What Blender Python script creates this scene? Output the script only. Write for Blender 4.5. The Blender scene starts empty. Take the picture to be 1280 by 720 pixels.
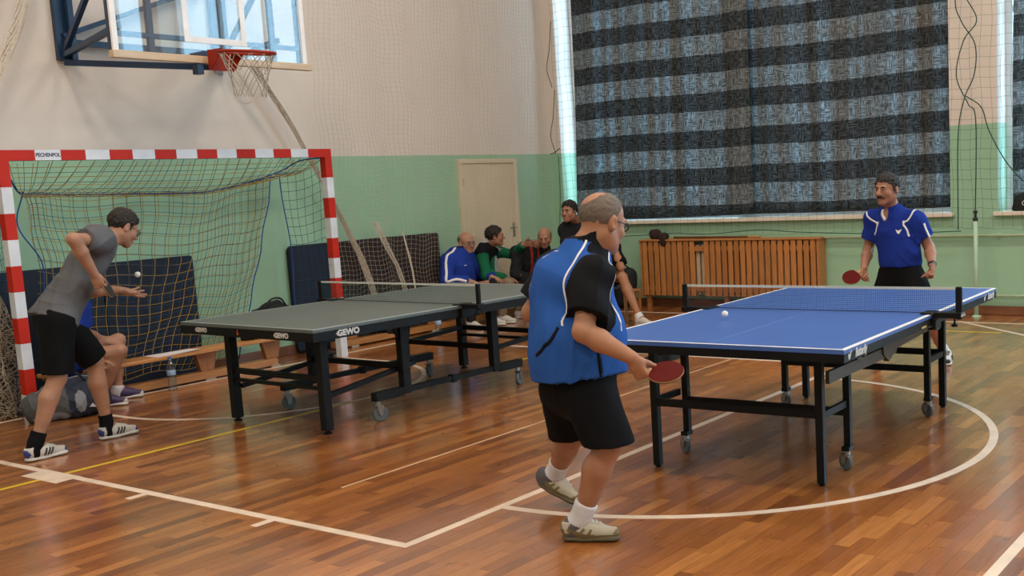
import bpy, bmesh, math, random
import numpy as np
from mathutils import Vector, Matrix
from mathutils.bvhtree import BVHTree

random.seed(7)
SC = bpy.context.scene
COL = SC.collection
PI = math.pi

# ------------------------------------------------------------------ camera
cam_data = bpy.data.cameras.new('camera')
cam = bpy.data.objects.new('camera', cam_data)
COL.objects.link(cam)
SC.camera = cam
CAM = Vector((8.761, -9.7453, 1.6087))
YAW, PITCH, ROLL = 2.16548, -0.127214, -0.0493
fwd = Vector((math.cos(PITCH) * math.cos(YAW), math.cos(PITCH) * math.sin(YAW), math.sin(PITCH)))
rgt = fwd.cross(Vector((0, 0, 1))).normalized()
upv = rgt.cross(fwd)
c_, s_ = math.cos(ROLL), math.sin(ROLL)
rgt, upv = rgt * c_ + upv * s_, upv * c_ - rgt * s_
cam.matrix_world = Matrix(((rgt.x, upv.x, -fwd.x, CAM.x), (rgt.y, upv.y, -fwd.y, CAM.y), (rgt.z, upv.z, -fwd.z, CAM.z), (0, 0, 0, 1)))
cam_data.sensor_width = 36.0
cam_data.lens = 38.16
cam_data.shift_x = -0.1340
cam_data.shift_y = 0.03134
cam_data.clip_end = 200

# ------------------------------------------------------------------ sky, lamps, exposure
SC.view_settings.view_transform = 'Standard'
SC.view_settings.look = 'None'
SC.view_settings.gamma = 1.0
SC.view_settings.exposure = 0.32
world = bpy.data.worlds.new('sky')
SC.world = world
world.use_nodes = True
wn = world.node_tree
bg = wn.nodes['Background']
bg.inputs['Color'].default_value = (0.52, 0.80, 1.0, 1)
bg.inputs['Strength'].default_value = 5.6

def area(name, loc, aim, sx, sy, power, col):
    d = bpy.data.lights.new(name, 'AREA')
    d.shape = 'RECTANGLE'; d.size = sx; d.size_y = sy; d.energy = power; d.color = col
    o = bpy.data.objects.new(name, d); COL.objects.link(o)
    o.location = loc
    o.rotation_euler = (Vector(aim) - Vector(loc)).to_track_quat('-Z', 'Y').to_euler()
    return o
CEIL = 7.2
WARM = (1.0, 0.88, 0.74)
for ix, lx in enumerate((2.6, 7.2, 11.8, 16.4)):
    for ly in (-1.6, -6.2, -10.8):
        area('ceiling_lamp', (lx, ly, CEIL - 0.12), (lx, ly, 0), 1.5, 0.7, 92, WARM)
# the uncurtained windows are portals for the sky's light
for wx0, wx1 in ((6.8, 10.3), (10.85, 16.1), (16.65, 22.4)):
    p_ = area('window_daylight', ((wx0 + wx1) / 2, 1.95, 3.65), ((wx0 + wx1) / 2, -4, 3.65), wx1 - wx0, 5.0, 1, (1, 1, 1))
    p_.data.cycles.is_portal = True

# ------------------------------------------------------------------ materials
MATS = {}
def mat(name, col, rough=0.6, spec=0.4, metal=0.0, vary=0.08, vscale=6.0, bump=0.0, bscale=80.0, sheen=0.0, coat=0.0):
    if name in MATS: return MATS[name]
    m = bpy.data.materials.new(name); m.use_nodes = True
    nt = m.node_tree; b = nt.nodes['Principled BSDF']
    b.inputs['Base Color'].default_value = (*col, 1)
    b.inputs['Roughness'].default_value = rough
    b.inputs['Specular IOR Level'].default_value = spec
    b.inputs['Metallic'].default_value = metal
    if sheen: b.inputs['Sheen Weight'].default_value = sheen
    if coat: b.inputs['Coat Weight'].default_value = coat; b.inputs['Coat Roughness'].default_value = 0.08
    tc = nt.nodes.new('ShaderNodeTexCoord')
    if vary:
        n = nt.nodes.new('ShaderNodeTexNoise'); n.inputs['Scale'].default_value = vscale; n.inputs['Detail'].default_value = 4
        nt.links.new(tc.outputs['Object'], n.inputs['Vector'])
        r = nt.nodes.new('ShaderNodeValToRGB')
        r.color_ramp.elements[0].position = 0.3; r.color_ramp.elements[1].position = 0.7
        r.color_ramp.elements[0].color = (*[c * (1 - vary) for c in col], 1)
        r.color_ramp.elements[1].color = (*[min(1, c * (1 + vary)) for c in col], 1)
        nt.links.new(n.outputs['Fac'], r.inputs['Fac']); nt.links.new(r.outputs['Color'], b.inputs['Base Color'])
    if bump:
        n2 = nt.nodes.new('ShaderNodeTexNoise'); n2.inputs['Scale'].default_value = bscale; n2.inputs['Detail'].default_value = 3
        nt.links.new(tc.outputs['Object'], n2.inputs['Vector'])
        bp = nt.nodes.new('ShaderNodeBump'); bp.inputs['Strength'].default_value = bump; bp.inputs['Distance'].default_value = 0.01
        nt.links.new(n2.outputs['Fac'], bp.inputs['Height']); nt.links.new(bp.outputs['Normal'], b.inputs['Normal'])
    MATS[name] = m
    return m

def wood_mat(name, dark, light, scale=(1, 14, 14), rough=0.45, coat=0.2, rand=False):
    """Grain streaks along the object's X axis (or along Y when scale says so)."""
    m = bpy.data.materials.new(name); m.use_nodes = True
    nt = m.node_tree; b = nt.nodes['Principled BSDF']
    b.inputs['Roughness'].default_value = rough
    b.inputs['Coat Weight'].default_value = coat; b.inputs['Coat Roughness'].default_value = 0.15
    tc = nt.nodes.new('ShaderNodeTexCoord'); mp = nt.nodes.new('ShaderNodeMapping')
    mp.inputs['Scale'].default_value = scale
    nt.links.new(tc.outputs['Object'], mp.inputs['Vector'])
    n = nt.nodes.new('ShaderNodeTexNoise'); n.inputs['Scale'].default_value = 4; n.inputs['Detail'].default_value = 6
    nt.links.new(mp.outputs['Vector'], n.inputs['Vector'])
    r = nt.nodes.new('ShaderNodeValToRGB')
    r.color_ramp.elements[0].position = 0.3; r.color_ramp.elements[1].position = 0.72
    r.color_ramp.elements[0].color = (*dark, 1); r.color_ramp.elements[1].color = (*light, 1)
    nt.links.new(n.outputs['Fac'], r.inputs['Fac'])
    out = r.outputs['Color']
    if rand:
        oi = nt.nodes.new('ShaderNodeObjectInfo')
        hs = nt.nodes.new('ShaderNodeHueSaturation')
        mr = nt.nodes.new('ShaderNodeMapRange'); mr.inputs['To Min'].default_value = 0.8; mr.inputs['To Max'].default_value = 1.15
        nt.links.new(oi.outputs['Random'], mr.inputs['Value']); nt.links.new(mr.outputs['Result'], hs.inputs['Value'])
        nt.links.new(out, hs.inputs['Color']); out = hs.outputs['Color']
    nt.links.new(out, b.inputs['Base Color'])
    MATS[name] = m
    return m

def glass_mat(name, tint=(1, 1, 1), gloss=0.05, rough=0.0):
    m = bpy.data.materials.new(name); m.use_nodes = True
    nt = m.node_tree; nt.nodes.remove(nt.nodes['Principled BSDF'])
    out = nt.nodes['Material Output']
    t = nt.nodes.new('ShaderNodeBsdfTransparent'); t.inputs['Color'].default_value = (*tint, 1)
    g = nt.nodes.new('ShaderNodeBsdfGlossy'); g.inputs['Roughness'].default_value = rough
    # Schlick reflectance from either side of the sheet
    ge = nt.nodes.new('ShaderNodeNewGeometry'); dt = nt.nodes.new('ShaderNodeVectorMath'); dt.operation = 'DOT_PRODUCT'
    nt.links.new(ge.outputs['Normal'], dt.inputs[0]); nt.links.new(ge.outputs['Incoming'], dt.inputs[1])
    def mth(op, x, y=None, z=None):
        n = nt.nodes.new('ShaderNodeMath'); n.operation = op
        for i, v in enumerate((x, y, z)):
            if v is None: continue
            if isinstance(v, (int, float)): n.inputs[i].default_value = v
            else: nt.links.new(v, n.inputs[i])
        return n
    ab = mth('ABSOLUTE', dt.outputs['Value']); iv = mth('SUBTRACT', 1.0, ab.outputs[0]); pw = mth('POWER', iv.outputs[0], 5.0)
    ad = mth('MULTIPLY_ADD', pw.outputs[0], 0.95, gloss); ad.use_clamp = True
    mx = nt.nodes.new('ShaderNodeMixShader')
    nt.links.new(ad.outputs['Value'], mx.inputs['Fac']); nt.links.new(t.outputs[0], mx.inputs[1]); nt.links.new(g.outputs[0], mx.inputs[2])
    nt.links.new(mx.outputs[0], out.inputs['Surface'])
    MATS[name] = m
    return m

# ------------------------------------------------------------------ object helpers
def link(name, me, mats=None, parent=None, loc=None, smooth=False, kind=None):
    """Link a mesh given in world coordinates (loc: its base) or in the parent's own frame when the parent is a 'local' root."""
    if mats is not None:
        for m in (mats if isinstance(mats, (list, tuple)) else [mats]): me.materials.append(m)
    o = bpy.data.objects.new(name, me)
    COL.objects.link(o)
    if loc is not None:
        me.transform(Matrix.Translation(-Vector(loc))); o.location = loc
    if parent is not None:
        o.parent = parent
        if not parent.get('_loc'):
            top = parent
            if parent.parent is None: o.matrix_parent_inverse = Matrix.Translation(-Vector(parent.location))
    if smooth:
        me.polygons.foreach_set('use_smooth', [True] * len(me.polygons))
    if kind: o['kind'] = kind
    return o

def tag(o, label, cat, group=None):
    o['label'] = label; o['category'] = cat
    if group: o['group'] = group
    return o

LOCAL_ROOTS = []
def thing(name, label, cat, loc, rz=0.0, group=None, local=False):
    o = bpy.data.objects.new(name, None); COL.objects.link(o)
    o.empty_display_size = 0.1
    o.location = loc; o.rotation_euler = (0, 0, rz)
    if local: o['_loc'] = 1; LOCAL_ROOTS.append(o)
    return tag(o, label, cat, group)

class MB:
    """Collects shapes into one mesh."""
    def __init__(s): s.v = []; s.f = []; s.m = []
    def add(s, vs, fs, mi=0):
        n = len(s.v); s.v += [tuple(v) for v in vs]; s.f += [tuple(i + n for i in f) for f in fs]; s.m += [mi] * len(fs)
    def box(s, lo, hi, mi=0, M=None):
        x0, y0, z0 = lo; x1, y1, z1 = hi
        vs = [Vector(p) for p in ((x0, y0, z0), (x1, y0, z0), (x1, y1, z0), (x0, y1, z0), (x0, y0, z1), (x1, y0, z1), (x1, y1, z1), (x0, y1, z1))]
        if M is not None: vs = [M @ v for v in vs]
        s.add(vs, [(0, 3, 2, 1), (4, 5, 6, 7), (0, 1, 5, 4), (1, 2, 6, 5), (2, 3, 7, 6), (3, 0, 4, 7)], mi); return s
    def bar(s, a, b, w, h, mi=0, up=(0, 0, 1)):
        a, b = Vector(a), Vector(b); d = (b - a); L = d.length; d.normalize(); u = Vector(up)
        if abs(d.dot(u)) > 0.98: u = Vector((0, 1, 0))
        x = d.cross(u).normalized(); z = x.cross(d)
        M = Matrix(((x.x, d.x, z.x, a.x), (x.y, d.y, z.y, a.y), (x.z, d.z, z.z, a.z), (0, 0, 0, 1)))
        return s.box((-w / 2, 0, -h / 2), (w / 2, L, h / 2), mi, M)
    def tube(s, pts, r, n=8, mi=0, closed=False, cap=True):
        pts = [Vector(p) for p in pts]; N = len(pts); rings = []
        rs = r if isinstance(r, (list, tuple)) else [r] * N
        ref = None
        for i, p in enumerate(pts):
            if closed: t = pts[(i + 1) % N] - pts[i - 1]
            else: t = pts[min(i + 1, N - 1)] - pts[max(i - 1, 0)]
            if t.length < 1e-9: t = Vector((0, 0, 1))
            t.normalize()
            if ref is None:
                ref = Vector((0, 0, 1)) if abs(t.z) < 0.9 else Vector((1, 0, 0))
            x = t.cross(ref)
            if x.length < 1e-4: x = t.cross(Vector((0.3, 1, 0.2)))
            x.normalize(); ref = x.cross(t)
            y = ref
            rings.append([p + (x * math.cos(2 * PI * k / n) + y * math.sin(2 * PI * k / n)) * rs[i] for k in range(n)])
        vs = [v for R in rings for v in R]; fs = []
        for i in range(N if closed else N - 1):
            j = (i + 1) % N
            for k in range(n):
                k2 = (k + 1) % n
                fs.append((i * n + k, i * n + k2, j * n + k2, j * n + k))
        if not closed and cap:
            fs.append(tuple(range(n))[::-1]); fs.append(tuple((N - 1) * n + k for k in range(n)))
        s.add(vs, fs, mi); return s
    def lathe(s, prof, n=20, mi=0, M=None):
        """prof: (r, z) pairs from bottom to top; closed at both ends."""
        vs = []; fs = []
        for r, z in prof:
            for k in range(n): vs.append(Vector((r * math.cos(2 * PI * k / n), r * math.sin(2 * PI * k / n), z)))
        for i in range(len(prof) - 1):
            for k in range(n):
                k2 = (k + 1) % n
                fs.append((i * n + k, i * n + k2, (i + 1) * n + k2, (i + 1) * n + k))
        fs.append(tuple(range(n))[::-1]); fs.append(tuple((len(prof) - 1) * n + k for k in range(n)))
        if M is not None: vs = [M @ v for v in vs]
        s.add(vs, fs, mi); return s
    def prism(s, poly, d, mi=0, M=None):
        """poly: 2D outline in local XY (counter-clockwise), extruded from z=0 to z=d."""
        n = len(poly)
        vs = [Vector((x, y, 0)) for x, y in poly] + [Vector((x, y, d)) for x, y in poly]
        fs = [tuple(range(n))[::-1], tuple(range(n, 2 * n))] + [(i, (i + 1) % n, n + (i + 1) % n, n + i) for i in range(n)]
        if M is not None: vs = [M @ v for v in vs]
        s.add(vs, fs, mi); return s
    def mesh(s, name, bevel=0.0, seg=1):
        me = bpy.data.meshes.new(name); me.from_pydata(s.v, [], s.f)
        me.polygons.foreach_set('material_index', s.m); me.update()
        if bevel:
            bm = bmesh.new(); bm.from_mesh(me)
            es = [e for e in bm.edges if len(e.link_faces) == 2 and e.calc_face_angle(0) > 0.6]
            bmesh.ops.bevel(bm, geom=es, offset=bevel, segments=seg, profile=0.6, affect='EDGES', clamp_overlap=True)
            bm.to_mesh(me); bm.free()
        return me
    def build(s, name, mats, parent=None, bevel=0.0, seg=1, smooth=False, loc=None, kind=None):
        return link(name, s.mesh(name, bevel, seg), mats, parent, loc, smooth, kind)

def frame(origin, x, y):
    """Matrix whose local X and Y run along x and y."""
    x = Vector(x).normalized(); y = Vector(y); y = (y - x * y.dot(x)).normalized(); z = x.cross(y)
    o = Vector(origin)
    return Matrix(((x.x, y.x, z.x, o.x), (x.y, y.y, z.y, o.y), (x.z, y.z, z.z, o.z), (0, 0, 0, 1)))

def lettering(name, body, size, M, m, parent, bold=0.0, shear=0.0, sx=1.0, label=None):
    cu = bpy.data.curves.new(name, 'FONT'); cu.body = body; cu.size = size; cu.align_x = 'CENTER'; cu.align_y = 'CENTER'
    cu.extrude = 0.0006; cu.offset = bold; cu.shear = shear; cu.resolution_u = 3
    tmp = bpy.data.objects.new(name, cu); COL.objects.link(tmp)
    me = bpy.data.meshes.new_from_object(tmp.evaluated_get(bpy.context.evaluated_depsgraph_get()))
    bpy.data.objects.remove(tmp); me.materials.clear(); me.materials.append(m)
    o = bpy.data.objects.new(name, me); COL.objects.link(o); o['kind'] = 'stuff'
    o.parent = parent
    L = M @ Matrix.Diagonal((sx, 1, 1, 1))
    if not parent.get('_loc') and parent.parent is None: L = Matrix.Translation(-Vector(parent.location)) @ L
    o.matrix_local = L
    if label: o['label'] = label
    return o

def cords(lines, r, n=3):
    """Many thin cords as one mesh builder, each a small n-sided tube."""
    b = MB()
    for ln in lines: b.tube(ln, r, n, cap=False)
    return b
def lerp(a, b, t): return a + (b - a) * t
def catmull(pts, n=8):
    P = [Vector(p) for p in pts]; P = [P[0] * 2 - P[1]] + P + [P[-1] * 2 - P[-2]]
    out = []
    for i in range(1, len(P) - 2):
        for k in range(n):
            t = k / n
            out.append(0.5 * ((2 * P[i]) + (P[i + 1] - P[i - 1]) * t + (2 * P[i - 1] - 5 * P[i] + 4 * P[i + 1] - P[i + 2]) * t * t + (3 * P[i] - P[i - 1] - 3 * P[i + 1] + P[i + 2]) * t ** 3))
    out.append(P[-2].copy())
    return out
# ================================================================== the hall
XW, YW = -0.616, 1.924          # plane of the goal wall and of the window wall
XE, YE = 23.0, -13.5            # far ends of the hall, behind the camera
PAINT = 2.04                    # height where the green dado meets the cream paint

def wall_mat():
    m = bpy.data.materials.new('wall_paint'); m.use_nodes = True
    nt = m.node_tree; b = nt.nodes['Principled BSDF']; b.inputs['Roughness'].default_value = 0.55
    b.inputs['Specular IOR Level'].default_value = 0.35
    g = nt.nodes.new('ShaderNodeNewGeometry'); sp = nt.nodes.new('ShaderNodeSeparateXYZ')
    nt.links.new(g.outputs['Position'], sp.inputs[0])
    gt = nt.nodes.new('ShaderNodeMath'); gt.operation = 'GREATER_THAN'; gt.inputs[1].default_value = PAINT
    nt.links.new(sp.outputs['Z'], gt.inputs[0])
    n = nt.nodes.new('ShaderNodeTexNoise'); n.inputs['Scale'].default_value = 1.3; n.inputs['Detail'].default_value = 5
    nt.links.new(g.outputs['Position'], n.inputs['Vector'])
    def pair(a, c):
        r = nt.nodes.new('ShaderNodeValToRGB'); r.color_ramp.elements[0].position = 0.35; r.color_ramp.elements[1].position = 0.65
        r.color_ramp.elements[0].color = (*a, 1); r.color_ramp.elements[1].color = (*c, 1)
        nt.links.new(n.outputs['Fac'], r.inputs['Fac']); return r
    green = pair((0.30, 0.50, 0.345), (0.325, 0.53, 0.37)); cream = pair((0.68, 0.61, 0.55), (0.71, 0.64, 0.58))
    mx = nt.nodes.new('ShaderNodeMix'); mx.data_type = 'RGBA'
    nt.links.new(gt.outputs[0], mx.inputs['Factor']); nt.links.new(green.outputs[0], mx.inputs['A']); nt.links.new(cream.outputs[0], mx.inputs['B'])
    nt.links.new(mx.outputs['Result'], b.inputs['Base Color'])
    n2 = nt.nodes.new('ShaderNodeTexNoise'); n2.inputs['Scale'].default_value = 9; n2.inputs['Detail'].default_value = 4
    nt.links.new(g.outputs['Position'], n2.inputs['Vector'])
    bp = nt.nodes.new('ShaderNodeBump'); bp.inputs['Strength'].default_value = 0.25; bp.inputs['Distance'].default_value = 0.012
    nt.links.new(n2.outputs['Fac'], bp.inputs['Height']); nt.links.new(bp.outputs['Normal'], b.inputs['Normal'])
    return m
WALL = wall_mat()
CEILM = mat('ceiling_paint', (0.62, 0.58, 0.52), 0.8)
WHITE = mat('white_paint', (0.70, 0.70, 0.68), 0.4)
BASEM = wood_mat('baseboard_wood', (0.13, 0.045, 0.018), (0.22, 0.08, 0.03), (1, 6, 6))
BASEY = wood_mat('baseboard_wood_along', (0.13, 0.045, 0.018), (0.22, 0.08, 0.03), (6, 1, 6))

MB().box((XW - 0.4, YE, -0.2), (XW, YW + 0.5, CEIL)).build('wall_left', WALL, kind='structure')
MB().box((XE, YE, -0.2), (XE + 0.3, YW + 0.5, CEIL)).build('wall_right', WALL, kind='structure')
MB().box((XW - 0.4, YE - 0.3, -0.2), (XE + 0.3, YE, CEIL)).build('wall_front', WALL, kind='structure')
MB().box((XW - 0.4, YE - 0.3, CEIL), (XE + 0.3, YW + 0.5, CEIL + 0.3)).build('ceiling', CEILM, kind='structure')

# window wall: solid below the sills, piers between the openings, lintel above
SILL, HEAD, YO = 1.10, 6.2, YW + 0.45
OPEN = [(-0.43, 4.89), (5.40, 10.3), (10.85, 16.1), (16.65, 22.4)]
wb = MB()
wb.box((XW, YW, -0.2), (XE, YO, SILL)); wb.box((XW, YW, HEAD), (XE, YO, CEIL))
xs = [XW] + [v for o in OPEN for v in o] + [XE]
for i in range(0, len(xs), 2): wb.box((xs[i], YW, SILL), (xs[i + 1], YO, HEAD))
wb.build('wall_back', WALL, kind='structure')

GLASS = glass_mat('window_glass', (0.96, 0.985, 1.0), 0.04)
FRAMEW = mat('window_frame_white', (0.78, 0.80, 0.80), 0.35)
SILLM = mat('window_sill_cream', (0.72, 0.66, 0.56), 0.4)
for i, (x0, x1) in enumerate(OPEN):
    f = MB(); y0, y1 = YO - 0.11, YO - 0.04
    f.box((x0, y0, SILL), (x1, y1, SILL + 0.07)); f.box((x0, y0, HEAD - 0.07), (x1, y1, HEAD))
    n = max(2, round((x1 - x0) / 1.35))
    for k in range(n + 1):
        xx = lerp(x0 + 0.035, x1 - 0.035, k / n); f.box((xx - 0.035, y0, SILL + 0.07), (xx + 0.035, y1, HEAD - 0.07))
    f.box((x0, y0 + 0.01, 3.2), (x1, y1 - 0.01, 3.27))
    w = f.build('window_%d' % (i + 1), FRAMEW, kind='structure')
    for k in range(n):
        xa, xb = lerp(x0 + 0.035, x1 - 0.035, k / n) + 0.035, lerp(x0 + 0.035, x1 - 0.035, (k + 1) / n) - 0.035
        for za, zb in ((SILL + 0.07, 3.2), (3.27, HEAD - 0.07)):
            MB().box((xa, YO - 0.08, za), (xb, YO - 0.074, zb)).build('pane', GLASS, w)
    MB().box((x0 - 0.04, YW - 0.07, SILL - 0.035), (x1 + 0.04, YO - 0.1, SILL + 0.008)).build('window_sill', SILLM, w, bevel=0.006)

# baseboards and the thin heating pipe that runs along the window wall
bb = MB(); bb.box((XW, YW - 0.025, 0), (XE, YW, 0.10)); bb.build('baseboard_back', BASEM, bevel=0.004, kind='structure')
bb = MB(); bb.box((XW, YE, 0), (XW + 0.025, YW - 0.025, 0.10)); bb.build('baseboard_left', BASEY, bevel=0.004, kind='structure')
PIPEM = mat('painted_pipe', (0.52, 0.66, 0.46), 0.4)
pp = thing('heating_pipe', 'pale green pipes along the window wall right of the slatted cover', 'pipe', (4.2, YW - 0.06, 0.3))
MB().tube([(3.40, YW - 0.05, 0.86), (XE - 0.1, YW - 0.05, 0.86)], 0.017, 10).build('upper_pipe', PIPEM, pp, smooth=True)
MB().tube([(3.40, YW - 0.05, 0.215), (XE - 0.1, YW - 0.05, 0.215)], 0.014, 10).build('lower_pipe', PIPEM, pp, smooth=True)
for k in range(5):
    MB().box((3.9 + 1.5 * k, YW - 0.05, 0.84), (3.93 + 1.5 * k, YW - .003, 0.88)).build('bracket', PIPEM, pp)

# upright net post fixed to the wall pier
POSTM = mat('post_paint', (0.42, 0.60, 0.45), 0.4)
DARK = mat('dark_metal', (0.02, 0.022, 0.026), 0.45)
ps = thing('net_post', 'slim pale green upright post against the wall pier at right', 'post', (5.215, YW - 0.18, 0))
MB().tube([(5.215, YW - 0.18, 0), (5.215, YW - 0.18, 1.02)], 0.024, 12).build('pole', POSTM, ps, smooth=True)
MB().lathe([(0.022, 1.02), (0.026, 1.03), (0.026, 1.055), (0.014, 1.06), (0.014, 1.10), (0.022, 1.105), (0.022, 1.13), (0.004, 1.135)], 12, 0, Matrix.Translation((5.215, YW - 0.18, 0))).build('top_hook', DARK, ps)
cl = MB(); cl.box((5.185, YW - 0.215, 0.26), (5.245, YW - 0.145, 0.285)); cl.box((5.195, YW - 0.26, 0.265), (5.215, YW - 0.21, 0.28)); cl.build('clamp', DARK, ps, bevel=0.004)
MB().lathe([(0.05, 0.0), (0.05, 0.01), (0.03, 0.018)], 16, 0, Matrix.Translation((5.215, YW - 0.18, 0))).build('foot_plate', POSTM, ps)

# door in the goal wall
DOORM = mat('door_cream', (0.66, 0.56, 0.42), 0.45, vary=0.05, vscale=2)
y0, y1 = 0.085, 1.16
dr = MB().box((XW - 0.02, y0 + 0.06, 0.01), (XW + 0.03, y1 - 0.06, 1.93)).build('door_1', DOORM, bevel=0.004, kind='structure')
fr = MB(); fr.box((XW - 0.02, y0, 0), (XW + 0.045, y0 + 0.06, 1.985)); fr.box((XW - 0.02, y1 - 0.06, 0), (XW + 0.045, y1, 1.985)); fr.box((XW - 0.02, y0 + 0.06, 1.93), (XW + 0.045, y1 - 0.06, 1.985))
fr.build('door_frame', DOORM, dr, bevel=0.005)
STEEL = mat('brushed_steel', (0.45, 0.45, 0.45), 0.3, metal=1.0, vary=0)
hd = MB(); hd.box((XW + 0.03, y1 - 0.14, 0.98), (XW + 0.037, y1 - 0.105, 1.16)); hd.tube([(XW + 0.03, y1 - 0.122, 1.1), (XW + 0.08, y1 - 0.122, 1.1), (XW + 0.08, y1 - 0.23, 1.1)], 0.009, 8)
hd.build('door_handle', STEEL, dr)
for z in (0.3, 1.65): MB().tube([(XW + 0.04, y0 + 0.06, z), (XW + 0.04, y0 + 0.06, z + 0.1)], 0.012, 8).build('hinge', STEEL, dr)

# ------------------------------------------------------------------ parquet floor
def parquet(name, mode):
    m = bpy.data.materials.new(name); m.use_nodes = True
    nt = m.node_tree; b = nt.nodes['Principled BSDF']
    b.inputs['Roughness'].default_value = 0.30; b.inputs['Specular IOR Level'].default_value = 0.5
    b.inputs['Coat Weight'].default_value = 1.0; b.inputs['Coat Roughness'].default_value = 0.15
    g = nt.nodes.new('ShaderNodeNewGeometry')
    if mode == 'object': rnd = nt.nodes.new('ShaderNodeObjectInfo').outputs['Random']
    elif mode == 'island': rnd = g.outputs['Random Per Island']
    else:
        v = nt.nodes.new('ShaderNodeVectorMath'); v.operation = 'DIVIDE'; v.inputs[1].default_value = (0.07, 0.5, 1)
        fl = nt.nodes.new('ShaderNodeVectorMath'); fl.operation = 'FLOOR'
        wnz = nt.nodes.new('ShaderNodeTexWhiteNoise'); wnz.noise_dimensions = '2D'
        nt.links.new(g.outputs['Position'], v.inputs[0]); nt.links.new(v.outputs[0], fl.inputs[0]); nt.links.new(fl.outputs[0], wnz.inputs['Vector']); rnd = wnz.outputs['Value']
    tone = nt.nodes.new('ShaderNodeValToRGB'); cr = tone.color_ramp
    stops = [(0.0, (0.190, 0.060, 0.015)), (0.18, (0.265, 0.085, 0.020)), (0.5, (0.325, 0.110, 0.025)), (0.82, (0.385, 0.138, 0.032)), (1.0, (0.49, 0.19, 0.048))]
    cr.elements[0].position, cr.elements[0].color = stops[0][0], (*stops[0][1], 1)
    cr.elements[1].position, cr.elements[1].color = stops[-1][0], (*stops[-1][1], 1)
    for p_, c in stops[1:-1]:
        e = cr.elements.new(p_); e.color = (*c, 1)
    nt.links.new(rnd, tone.inputs['Fac'])
    # grain along the strips, shifted from strip to strip
    sc = nt.nodes.new('ShaderNodeVectorMath'); sc.operation = 'MULTIPLY'; sc.inputs[1].default_value = (90, 5, 1)
    of = nt.nodes.new('ShaderNodeMath'); of.operation = 'MULTIPLY'; of.inputs[1].default_value = 57.0; nt.links.new(rnd, of.inputs[0])
    ad = nt.nodes.new('ShaderNodeVectorMath'); ad.operation = 'ADD'
    nt.links.new(g.outputs['Position'], sc.inputs[0]); nt.links.new(sc.outputs[0], ad.inputs[0])
    cmb = nt.nodes.new('ShaderNodeCombineXYZ'); nt.links.new(of.outputs[0], cmb.inputs['Z']); nt.links.new(cmb.outputs[0], ad.inputs[1])
    n = nt.nodes.new('ShaderNodeTexNoise'); n.inputs['Scale'].default_value = 1.0; n.inputs['Detail'].default_value = 5
    nt.links.new(ad.outputs[0], n.inputs['Vector'])
    mr = nt.nodes.new('ShaderNodeMapRange'); mr.inputs['From Min'].default_value = 0.25; mr.inputs['From Max'].default_value = 0.75
    mr.inputs['To Min'].default_value = 0.72; mr.inputs['To Max'].default_value = 1.22
    nt.links.new(n.outputs['Fac'], mr.inputs['Value'])
    hs = nt.nodes.new('ShaderNodeHueSaturation'); nt.links.new(mr.outputs['Result'], hs.inputs['Value']); nt.links.new(tone.outputs['Color'], hs.inputs['Color'])
    nt.links.new(hs.outputs['Color'], b.inputs['Base Color'])
    # the lacquer is a little wavy and scuffed
    n2 = nt.nodes.new('ShaderNodeTexNoise'); n2.inputs['Scale'].default_value = 7; n2.inputs['Detail'].default_value = 3
    nt.links.new(g.outputs['Position'], n2.inputs['Vector'])
    bp = nt.nodes.new('ShaderNodeBump'); bp.inputs['Strength'].default_value = 0.10; bp.inputs['Distance'].default_value = 0.01
    nt.links.new(n2.outputs['Fac'], bp.inputs['Height']); nt.links.new(bp.outputs['Normal'], b.inputs['Normal'])
    nt.links.new(bp.outputs['Normal'], b.inputs['Coat Normal'])
    rr = nt.nodes.new('ShaderNodeMapRange'); rr.inputs['To Min'].default_value = 0.20; rr.inputs['To Max'].default_value = 0.42
    nt.links.new(n2.outputs['Fac'], rr.inputs['Value']); nt.links.new(rr.outputs['Result'], b.inputs['Roughness'])
    return m
floor = MB().box((XW - 0.4, YE - 0.3, -0.2), (XE + 0.3, YO, -0.0015)).build('floor', parquet('parquet_far', 'cell'), kind='structure')
PW, PL = 0.072, 0.46
def in_view(x, y, m=0.03):
    d = Vector((x, y, 0)) - CAM; z = d.dot(fwd)
    if z < 0.5: return False, 0
    px = 640 + 171.5 + 1356.8 * d.dot(rgt) / z; py = 360 + 40.1 - 1356.8 * d.dot(upv) / z
    return (-1280 * m < px < 1280 * (1 + m) and py < 720 * (1 + m)), d.length
spots = []
rng = random.Random(3)
nx = int((8.9 - XW) / PW)
for i in range(nx):
    off = rng.random() * PL
    x = XW + 0.03 + (i + 0.5) * PW
    k = 0
    y = -7.9 + off - PL
    while y < YW - 0.03 + PL:
        spots.append((x, y)); y += PL
near = []
for x, y in spots:
    v, d = in_view(x, y, -0.005)
    near.append((d if v else 1e9, x, y))
near.sort()
single = set((x, y) for d, x, y in near[:290])
pm = MB().box((-PW / 2 + 0.0005, -PL / 2 + 0.0005, -0.006), (PW / 2 - 0.0005, PL / 2 - 0.0005, 0)).mesh('plank')
pm.materials.append(parquet('parquet_strip', 'object'))
field = MB()
for x, y in spots:
    if (x, y) in single:
        o = bpy.data.objects.new('plank', pm); COL.objects.link(o); o.parent = floor; o.location = (x, y, 0)
        o.rotation_euler = (rng.gauss(0, 0.0006), rng.gauss(0, 0.0012), 0)
    else:
        ya, yb = y - PL / 2 + 0.0005, min(y + PL / 2 - 0.0005, YW - 0.026)
        if yb > ya: field.box((x - PW / 2 + 0.0005, ya, -0.006), (x + PW / 2 - 0.0005, yb, 0))
field.build('plank_field', parquet('parquet_field', 'island'), floor, kind='stuff')

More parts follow.
